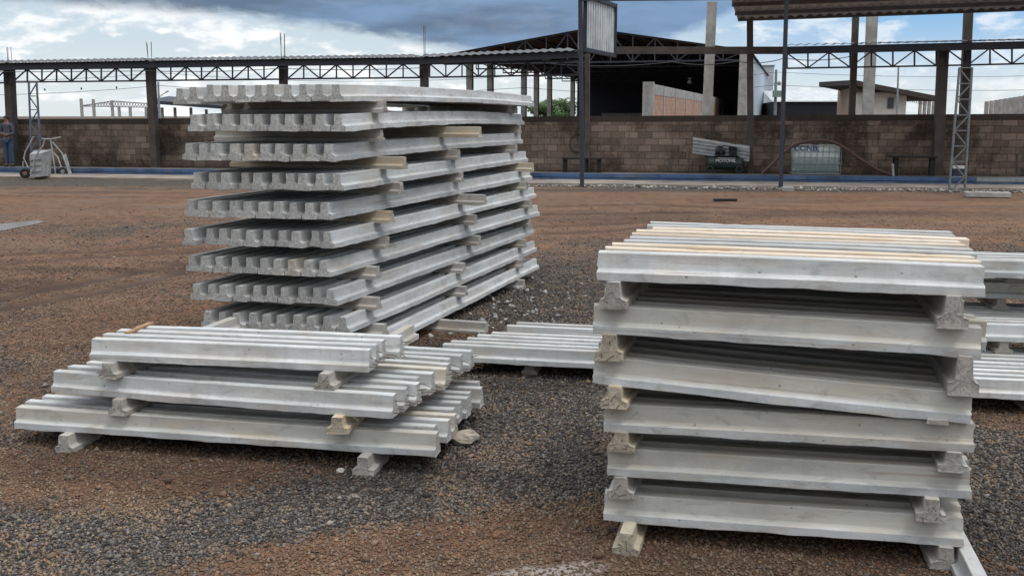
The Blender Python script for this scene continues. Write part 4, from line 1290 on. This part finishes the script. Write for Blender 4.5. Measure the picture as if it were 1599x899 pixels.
# big open hall; local axes: cross along the front, deep away from it
dv = Vector((444.5/ (F/CT), 1, 0)); dv.normalize()
cv = Vector((dv.y, -dv.x, 0))
HS = 1.5
fl = at_Y(693, 86, 40*S*HS); zE = fl.z
best = None
for k in range(4000):
    q_ = fl + cv*(k*.01)
    e_ = abs(px_of(q_) - 1166)
    if best is None or e_ < best[0]: best = (e_, k*.01)
WID = best[1]; DEEP = 29.0*HS
H3 = lambda c, d, z: Vector((fl.x, fl.y, 0)) + cv*c + dv*d + Vector((0,0,z))
apx = H3(WID/2, 0, 0); zA = at_Y(920, 44, apx.y).z
root = empty('open_hall', H3(WID/2, DEEP/2, 0), 'large dark open-sided hall with low gable roof and steel trusses, beyond the wall', 'hall')
for sgn in (0, 1):
    e_a = H3(-.3, -.2, zE-.04) if sgn == 0 else H3(WID+.3, -.2, zE-.04)
    r_a = H3(WID/2, -.2, zA)
    if sgn == 0: mb = MB().sheet(e_a, e_a + dv*(DEEP+.4), r_a, .03, .3, .01, 4)
    else: mb = MB().sheet(r_a, r_a + dv*(DEEP+.4), e_a, .03, .3, .01, 4)
    mb.part('roof_sheet', M['hall_roof'], root)
for d_ in [x*HS for x in (0, 4.8, 9.6, 14.4, 19.2, 24.0, 28.6)]:
    mb = MB(); n = 14
    low = lambda t: H3(WID*t, d_, zE - .42*HS)
    top = lambda t: H3(WID*t, d_, zE - .06 + (zA - zE)*(1 - abs(2*t-1)))
    for i in range(n):
        a, b_ = i/n, (i+1)/n
        mb.bar(low(a), low(b_), .10); mb.bar(top(a), top(b_), .10); mb.bar(low(a), top(a), .075)
        mb.bar(low(a), top(b_), .07) if i % 2 else mb.bar(top(a), low(b_), .07)
    mb.part('roof_truss', M['dark_steel'], root)
for k in range(7):
    t = (k+.5)/7
    for side in (0, 1):
        c_ = WID/2*t if side == 0 else WID - WID/2*t
        mb = MB().bar(H3(c_, 0, zE - .03 + (zA-zE)*t - .05), H3(c_, DEEP, zE - .03 + (zA-zE)*t - .05), .05, .09); mb.part('purlin', M['dark_steel'], root)
def hall_box(c0, c1, d0, d1, z0, z1, name, mat):
    Mx = Matrix((cv, dv, Vector((0,0,1)))).transposed().to_4x4(); Mx.translation = Vector((fl.x, fl.y, 0))
    return MB().box((c0, d0, z0), (c1, d1, z1), Mx).part(name, mat, root)
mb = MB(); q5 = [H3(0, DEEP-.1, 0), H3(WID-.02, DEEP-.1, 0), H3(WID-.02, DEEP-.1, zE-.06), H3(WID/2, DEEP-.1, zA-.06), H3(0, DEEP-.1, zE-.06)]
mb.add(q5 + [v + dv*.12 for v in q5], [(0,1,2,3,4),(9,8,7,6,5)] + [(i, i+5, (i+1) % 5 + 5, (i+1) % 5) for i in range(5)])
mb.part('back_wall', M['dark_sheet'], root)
hall_box(WID-.16, WID-.02, .4, DEEP-.12, 0, zE-.1, 'shade_lining', M['dark_sheet'])  # near-black inner sheet added to paint the hall's unlit inside
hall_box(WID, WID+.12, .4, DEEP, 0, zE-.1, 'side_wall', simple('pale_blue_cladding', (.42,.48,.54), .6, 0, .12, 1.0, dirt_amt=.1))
# row of pale columns down the open side and the front corner
for px in (734, 766, 818, 837.5, 858, 894):
    best = None
    for k in range(900):
        q_ = H3(.1, k*.05, 0); e_ = abs(px_of(Vector((q_.x,q_.y,CH))) - px)
        if best is None or e_ < best[0]: best = (e_, q_)
    q_ = best[1]
    MB().bar(q_, Vector((q_.x, q_.y, zE-.05)), .44, .44, up=cv).part('column', M['pale_post'], root)
q_ = H3(WID-.15, 0, 0); MB().bar(q_, Vector((q_.x,q_.y,zE-.05)), .50, .50, up=cv).part('column', M['pale_post'], root)
hall_box(5.2, 9.5, DEEP-13, DEEP-12.7, 0, 1.98, 'low_wall', M['pale_post'])
p = H3(WID*.62, 7, 0); pl = at_Y(1077, 127, p.y)
root = empty('hanging_lamp', pl, 'white hanging bell lamp in the dark hall above the brick wall', 'lamp')
MB().tube([pl + Vector((0,0,-.16)), pl + Vector((0,0,-.12)), pl + Vector((0,0,.03)), pl + Vector((0,0,.07)), pl + Vector((0,0,.18))], [.15,.17,.12,.05,.045], 14).part('shade', M['white'], root, 40)
MB().bar(pl + Vector((-.14,0,.2)), pl + Vector((.14,0,.2)), .05).part('bracket', M['white'], root)

# brick wall with concrete band and piers
b0 = at_Y(1006, 128, 31*S); bz = b0.z
root = empty('brick_wall', Vector((b0.x, b0.y, 0)), 'red hollow-brick wall with pale concrete band and piers, receding in front of dark hall', 'wall')
yb = math.atan2(dv.y, dv.x)
bm = brick_mat('red_hollow_brick', ((.38,.215,.155), (.50,.31,.235)), (.38,.33,.29), .30, .20, yaw=yb, stain=.15, stain_col=(.3,.2,.15))
LB = 52
def dbox(a0, a1, o0, o1, z0, z1, name, mat):
    Mx = Matrix((dv, -cv, Vector((0,0,1)))).transposed().to_4x4(); Mx.translation = Vector((b0.x, b0.y, 0))
    return MB().box((a0, o0, z0), (a1, o1, z1), Mx).part(name, mat, root)
dbox(.36, LB, -.16, -.02, 0, bz-.42, 'brickwork', bm)
dbox(.36, LB, -.17, -.01, bz-.42, bz-.04, 'concrete_band', M['pale_post'])
for k in range(13):
    a_ = 0 if k == 0 else 4.1*k
    dbox(a_, a_ + (.36 if k == 0 else .22), -.32 if k == 0 else -.19, .05, 0, bz + (0 if k == 0 else -.06), 'pier', M['pale_post'])

# pale clad building right of the hall
def yawbox(px0, px1, Y, z0, z1, depth, name, mat, root, yaw=YAWW, dx0=0, dx1=0, dy=0, base=None):
    a = Vector((X_of(base or px0, Y, CH), Y, 0)); L = (px1-px0)/F*Y
    if base: dx0 += (px0-base)/F*Y; dx1 += (px0-base)/F*Y
    Mx = Matrix.Translation(a) @ Matrix.Rotation(yaw, 4, 'Z')
    return MB().box((dx0, dy, z0), (L+dx1, dy+depth, z1), Mx, 0).part(name, mat, root)
pale = simple('pale_metal_cladding', (.46,.52,.57), .6, 0, .12, .7, dirt_amt=.1)
Y = 128
root = empty('clad_building', Vector((X_of(1185, Y, 0), Y, 0)), 'tall pale blue metal-clad building right of the dark hall', 'building')
yawbox(1168, 1204, Y, 0, zrow(104, Y), 14, 'wall', pale, root)
yawbox(1168, 1204, Y, zrow(104, Y), zrow(102, Y), 14.1, 'roof_edge', M['grey_steel'], root, dx0=-.1, dx1=.1, dy=-.1)
yawbox(1181, 1204, Y, zrow(147, Y), zrow(144, Y), .1, 'trim', M['dark_steel'], root, dy=-.1, base=1168)
# low warehouse
Y = 84
root = empty('low_warehouse', Vector((X_of(1268, Y, 0), Y, 0)), 'low dark warehouse with pale sheet roof, left of the cream house', 'warehouse')
yawbox(1206, 1330, Y, 0, zrow(159, Y), 12, 'wall', M['dark_sheet'], root)
a = Vector((X_of(1204, Y, CH), Y, zrow(158.5, Y))); L = 128/F*Y; e_ = Vector((math.cos(YAWW), math.sin(YAWW), 0))
MB().sheet(a - NW*-.3, a - NW*-.3 + e_*L, a - NW*12 + Vector((0,0,1.1)), .04, .6, .02, 4).part('roof_sheet', M['white_sheet'], root)
# cream house with a long single-pitch roof
Y = 62
root = empty('cream_house', Vector((X_of(1380, Y, 0), Y, 0)), 'small cream plastered house with window and sloping dark roof, beyond the wall', 'house')
yawbox(1336, 1409, Y, 0, zrow(146, Y), 7, 'wall', M['plaster'], root)
yawbox(1327, 1346, Y+1.0, 0, zrow(135, Y+1), 6, 'gable_wall', simple('bare_block', (.38,.29,.22), .9), root)
yawbox(1336, 1410, Y, zrow(146, Y), zrow(144, Y), .3, 'cornice', M['pale_post'], root, dx0=-.1, dy=-.12)
o = yawbox(1381, 1391, Y, zrow(170, Y), zrow(152.5, Y), .1, 'window', M['pale_steel'], root, dy=-.06, base=1336)
yawbox(1382, 1390, Y, zrow(169, Y), zrow(153.5, Y), .06, 'pane', M['glass'], root, dy=-.085, base=1336)
ra = at_Y(1334, 133, Y-1.2); rb = at_Y(1466, 158.5, Y-1.2)
mb = MB(); dn = Vector((0,0,0)); up_ = Vector((0,7,.1))
th = Vector((0,0,.30))
vs = [ra + dn, rb + dn, rb + up_, ra + up_]
mb.add(vs + [v + th for v in vs], [(3,2,1,0),(4,5,6,7),(0,1,5,4),(1,2,6,5),(2,3,7,6),(3,0,4,7)])
mb.part('roof', simple('dark_roof', (.05,.042,.04), .85), root)
for px in (1436, 1443, 1450, 1457):
    q_ = Vector((X_of(px, Y+3, CH), Y+3, 0)); MB().bar(q_, Vector((q_.x,q_.y,zrow(158, Y+3))), .17).part('post', M['pale_post'], root)
mb = MB()
for k in range(16):
    c_ = at_Y(1402 + 3.1*k, 152 + .58*k, Y-.2); mb.torus(c_, (1,.2,0), .16, .012, 10, 4)
mb.part('razor_wire', M['grey_steel'], root)

# free-standing pale columns beyond the wall
def tallcol(pxt, pxb, pyt, Y, w, label, group=None, mat=None, name='concrete_column', cat='column'):
    a = Vector((X_of(pxb, Y, CH), Y, 0)); t = at_Y(pxt, pyt, Y)
    mb = MB(); mb.bar(a, t, w, w, up=NW)
    return mb.thing(name, mat or M['pale_post'], label, cat, group, loc=a)
tallcol(1112, 1103, 4, 34.5, .33, 'tall pale concrete column beyond the wall, before the brick wall', 'pale columns beyond the wall')
tallcol(1364, 1356, -20, 36, .35, 'tall grey concrete column beyond the wall, in front of cream house', 'pale columns beyond the wall')
for k in range(9):
    px = 1541 + 7.6*k; Y = 92 - 2.6*k
    tallcol(px, px-1, 158.5 - 1.15*k, Y, .30, f"pale concrete pillar of the far unfinished row at right edge, {ORD[k]} from left", 'pillars of the unfinished row at the right edge', name='concrete_pillar', cat='pillar')
# skeleton shed at left
Y = 104
root = empty('unfinished_shed', Vector((X_of(230, Y, 0), Y, 0)), 'distant unfinished shed of pale pillars and light roof trusses, beyond the wall at left', 'shed')
for px, pyt in ((128,154),(147,155),(176,157),(187,166),(203,167),(228,168),(253,168),(273,168),(298,168),(322,171),(349,172),(375,172)):
    a = Vector((X_of(px, Y, CH), Y, 0)); t = at_Y(px-1.5 if px < 200 else px, pyt, Y); MB().bar(a, t, .24).part('pillar', M['pale_post'], root)
mb = MB()
for (x0, y0, x1, y1) in ((130,165,176,158),(176,158,232,162),(130,166,232,168)):
    mb.bar(at_Y(x0,y0,Y), at_Y(x1,y1,Y), .09)
for k in range(22):
    x = 133 + 4.5*k; yt = 165 - 7*(x-130)/46 if x < 176 else 158 + 4*(x-176)/56
    mb.bar(at_Y(x, yt, Y), at_Y(x+4.5, 167, Y+.1), .06); mb.bar(at_Y(x, 167, Y), at_Y(x+4, yt, Y+.1), .06)
mb.part('roof_truss', M['grey_steel'], root)
ra = at_Y(238, 162, Y); rb = at_Y(400, 174, Y)
mb = MB(); vs = [ra + Vector((0,-1.5,0)), rb + Vector((0,-1.5,0)), rb + Vector((0,5,.5)), ra + Vector((0,5,.5))]
mb.add(vs + [v + Vector((0,0,.34)) for v in vs], [(3,2,1,0),(4,5,6,7),(0,1,5,4),(1,2,6,5),(2,3,7,6),(3,0,4,7)]); mb.part('roof', M['dark_steel'], root)

# poles and lines
Y = 84
a = Vector((X_of(248, Y, CH), Y, 0)); t = at_Y(247, 128, Y)
root = empty('street_lamp', a, 'slim grey street lamp beyond the wall, left of the tall rear stack', 'street lamp')
MB().tube([a, t], [.12,.08], 8).part('pole', M['grey_steel'], root)
MB().tube([at_Y(248,152,Y), at_Y(255,147,Y), at_Y(260,144,Y)], .04, 6).part('arm', M['grey_steel'], root)
MB().bar(at_Y(259,144.5,Y), at_Y(263,142.5,Y), .16, .09).part('lamp_head', M['grey_steel'], root)
Y = 70
a = Vector((X_of(1211, Y, CH), Y, 0)); t = at_Y(1212, 109, Y)
root = empty('utility_pole', a, 'utility pole with green transformer box, beyond the wall right of the clad building', 'utility pole')
MB().tube([a, t], [.13,.09], 8).part('pole', M['grey_steel'], root)
c_ = at_Y(1212, 147, Y); MB().box((c_.x-.28, c_.y-.45, c_.z-.22), (c_.x+.28, c_.y-.1, c_.z+.22)).part('transformer', simple('pale_green_paint', (.22,.30,.26), .6), root)
c_ = at_Y(1217, 130, Y); MB().ball(c_, .14, 10, 6).part('insulator', M['pale_steel'], root)
MB().bar(at_Y(1208,131,Y), at_Y(1218,131,Y), .07).part('crossarm', M['grey_steel'], root)
Y = 60
a = Vector((X_of(1402, Y, CH), Y, 0)); t = at_Y(1403, 104, Y)
MB().tube([a, t], [.07,.05], 8).thing('slim_pole', M['grey_steel'], 'slim plain pole rising at right corner of cream house', 'pole', loc=a)
def line(name, pts, Y, r, label, marks=(), sag=.2):
    P = [at_Y(a, b_, Y) for a, b_ in pts]
    fine = []
    for i in range(len(P)-1):
        for t in np.linspace(0, 1, 9)[:-1]:
            p = P[i].lerp(P[i+1], float(t)); p.z -= sag*4*t*(1-t); fine.append(p)
    fine.append(P[-1])
    o = MB().tube(fine, r, 5).thing(name, M['wire'], label, 'power line')
    for (a, b_) in marks:
        c_ = at_Y(a, b_, Y); MB().ball(c_, .075, 8, 6, (.8,.8,1.3)).part('marker', M['wire'], o)
line('power_line', ((-300,142),(250,134),(820,137),(1212,133),(1900,128)), 74, .016, 'lowest thin power line with small dark markers, crossing behind the canopies', ((70,140),(127,138.5),(182,137)), .5)
line('power_line', ((-300,118),(250,114),(820,118),(1212,113),(1900,104)), 72, .014, 'upper thin power line seen through the canopy trusses', (), .5)
line('power_line', ((860,100),(1050,97),(1150,96),(1225,91),(1330,88)), 33, .014, 'sagging dark cable hung across the front of the dark hall', (), .1)
line('power_line', ((-300,108),(230,111),(440,107),(660,106)), 28.5, .010, 'thin cable running inside the left canopy truss', (), .05)

# tree behind the hall columns
def tree(px, Y, wpx, pyt, label, n=5200, seed=1):
    r = np.random.default_rng(seed)
    a = Vector((X_of(px, Y, CH), Y, 0)); zt = zrow(pyt, Y); ww = wpx/F*Y/2
    root = empty('leafy_tree', a, label, 'tree')
    mb = MB(); mb.tube([a, a + Vector((.1,0,zt*.35)), a + Vector((.05,.1,zt*.7))], [.20,.14,.06], 8)
    for k in range(6):
        an = k*1.05; mb.tube([a + Vector((.08,.02,zt*(.3+.05*k))), a + Vector((math.cos(an)*ww*.6, math.sin(an)*ww*.5, zt*(.55+.05*k)))], [.07,.02], 6)
    mb.part('trunk', simple('bark', (.07,.05,.035), .9), root)
    cl = r.normal(size=(34,3))*np.array([.42,.42,.26]); rad = .20 + .16*r.random(34)
    idx = r.integers(0, 34, n)
    d = r.normal(size=(n,3)); d /= np.linalg.norm(d, axis=1)[:, None]
    pos = cl[idx] + d*(rad[idx]*(.55 + .45*r.random(n)))[:, None]
    pos = pos*np.array([ww*.9, ww*.9, zt*.55]) + np.array([a.x, a.y, zt*.58])
    ok = (pos[:, 2] > .4) & (pos[:, 2] < zt*1.03); pos = pos[ok]; d = d[ok]; n = len(pos)
    u = np.cross(d, r.normal(size=(n,3))); u /= np.linalg.norm(u, axis=1)[:, None]; w = np.cross(d, u)
    s = (.13 + .13*r.random(n))[:, None]
    V = np.stack([pos - u*s, pos + w*s*.55 + d*.03, pos + u*s, pos - w*s*.55 + d*.03], 1).reshape(-1, 3)
    mb = MB(); mb.v = [Vector(v) for v in V]; mb.f = [(4*i,4*i+1,4*i+2,4*i+3) for i in range(n)]
    m, nt, b = material('tree_leaves')
    tc = nt.new('ShaderNodeTexCoord').outputs['Object']
    nt.put(b.inputs['Base Color'], nt.mix(nt.smooth(nt.noise(tc, 2.2, 5, .7), .35, .7), (.035,.075,.022), (.11,.20,.055)))
    b.inputs['Roughness'].default_value = .6
    mb.part('crown', m, root)
tree(864, 135, 128, 146, 'round green leafy tree seen between the pale hall columns')

# ------------------------------------------------------------------ sky, sun, camera
w = bpy.data.worlds.new('World'); sc.world = w; w.use_nodes = True
nt = NT(w.node_tree); nt.n.clear()
out = nt.new('ShaderNodeOutputWorld'); bg = nt.new('ShaderNodeBackground'); bg.inputs['Strength'].default_value = .10
SUN_EL, SUN_AZ = R(66), R(118)           # azimuth clockwise from +Y: behind the camera, to the right
sky = nt.new('ShaderNodeTexSky', sky_type='NISHITA'); sky.sun_disc = False
sky.sun_elevation = SUN_EL; sky.sun_rotation = SUN_AZ; sky.air_density = 1.0; sky.dust_density = .6
tc = nt.new('ShaderNodeTexCoord').outputs['Generated']
sp = nt.new('ShaderNodeSeparateXYZ'); nt.put(sp.inputs[0], tc)
az = nt.math('MULTIPLY', nt.math('ARCTAN2', sp.outputs[0], sp.outputs[1]), 57.2958)     # degrees, 0 straight ahead
el = nt.math('MULTIPLY', nt.math('ARCSINE', sp.outputs[2]), 57.2958)
cb = nt.new('ShaderNodeCombineXYZ')
nt.put(cb.inputs[0], nt.math('MULTIPLY', az, .16)); nt.put(cb.inputs[1], nt.math('MULTIPLY', el, .40))
cv3 = cb.outputs[0]
n1 = nt.noise(cv3, .8, 8, .56, .3); n2 = nt.noise(nt.mapping(cv3, loc=(5,2,0)), 2.6, 8, .6, .2); n3 = nt.noise(nt.mapping(cv3, (.45,1.1,1), loc=(11,4,0)), 1.4, 6, .55)
# clear-sky part: paler to the horizon
low = nt.smooth(el, 0.0, 6.0)
right = nt.smooth(az, 4.0, 20.0)
blue = nt.mix(low, (7.3,8.0,8.4), nt.mix(right, (5.4,6.5,7.4), (2.0,4.5,7.8)))
base = nt.mix(.82, sky.outputs[0], blue)
# cumulus
cum = nt.smooth(nt.math('ADD', nt.math('MULTIPLY', n1, .6), nt.math('MULTIPLY', n2, .45)), .50, .60)
cumcol = nt.mix(nt.smooth(n2, .35, .66), (6.2,7.0,7.8), (9.8,9.9,9.8))
cumamt = nt.math('MULTIPLY', cum, nt.math('SUBTRACT', .92, nt.math('MULTIPLY', right, .38)))
base = nt.mix(cumamt, base, cumcol)
# the dark cloud deck: its lower edge sinks from left to the middle and rises again to the right
fc = nt.new('ShaderNodeFloatCurve')
cm = fc.mapping; c0 = cm.curves[0]
pts = [(0.0,.56),(.12,.56),(.25,.53),(.36,.46),(.44,.37),(.52,.31),(.58,.33),(.64,.44),(.70,.62),(.80,.80),(1.0,.80)]
c0.points[0].location = pts[0]; c0.points[1].location = pts[-1]
for p in pts[1:-1]: c0.points.new(*p)
cm.update()
nt.put(fc.inputs['Value'], nt.math('ADD', nt.math('MULTIPLY', az, 1/70.0), .5, clamp=True))
edge = nt.math('MULTIPLY', fc.outputs[0], 10.0)
dv_ = nt.math('SUBTRACT', nt.math('ADD', el, nt.math('MULTIPLY', nt.math('SUBTRACT', n2, .5), 1.6)), edge)
dark = nt.smooth(dv_, -.25, .55)
dcol = nt.mix(nt.smooth(nt.math('ADD', n3, nt.math('MULTIPLY', az, .010)), .30, .62), (1.0,1.55,2.45), (1.8,2.95,4.8))
dark = nt.math('MULTIPLY', dark, nt.smooth(el, 24.0, 11.0))
base = nt.mix(nt.math('MULTIPLY', dark, .93), base, dcol)
# high overcast above the frame, brightened behind the camera to light the front faces
over = nt.mix(nt.smooth(n1, .35, .65), (9.3,10.0,11.0), (14.3,15.1,16.1))
back = nt.smooth(sp.outputs[1], .3, -.6)
over = nt.mix(nt.math('MULTIPLY', back, .8), over, (13.0,13.3,13.5))
lowb = nt.mix(nt.smooth(el, 4.0, 50.0), (.27,.285,.31), (1.08,1.08,1.08))       # unseen low sky dimmed to deepen the gaps between layers
over = nt.mix(1.0, over, lowb, 'MULTIPLY')
base = nt.mix(nt.math('MAXIMUM', nt.smooth(el, 11.0, 26.0), nt.math('MULTIPLY', back, nt.smooth(el, 0, 6))), base, over)
nt.put(bg.inputs['Color'], base)
nt.l.new(bg.outputs[0], out.inputs[0])

sl = bpy.data.lights.new('sun', 'SUN'); sl.energy = 1.3; sl.angle = R(18); sl.color = (1, .975, .94)
so = bpy.data.objects.new('sun', sl); col.objects.link(so)
tos = Vector((math.sin(SUN_AZ)*math.cos(SUN_EL), math.cos(SUN_AZ)*math.cos(SUN_EL), math.sin(SUN_EL)))
so.rotation_euler = tos.to_track_quat('Z', 'Y').to_euler()
so.location = (0, 0, 30)

cam = bpy.data.cameras.new('camera'); cam.sensor_width = 36.0; cam.lens = F/1599*36.0
cam.clip_start = .05; cam.clip_end = 3000
co = bpy.data.objects.new('camera', cam); col.objects.link(co)
co.location = (0, 0, CH); co.rotation_euler = (math.pi/2 - TH, 0, 0)
sc.camera = co

sc.view_settings.view_transform = 'Standard'; sc.view_settings.look = 'None'
sc.view_settings.exposure = 0.14; sc.view_settings.gamma = 1.0; sc.view_settings.use_curve_mapping = False
sc.render.engine = 'CYCLES'
sc.cycles.use_denoising = True
sc.cycles.max_bounces = 6
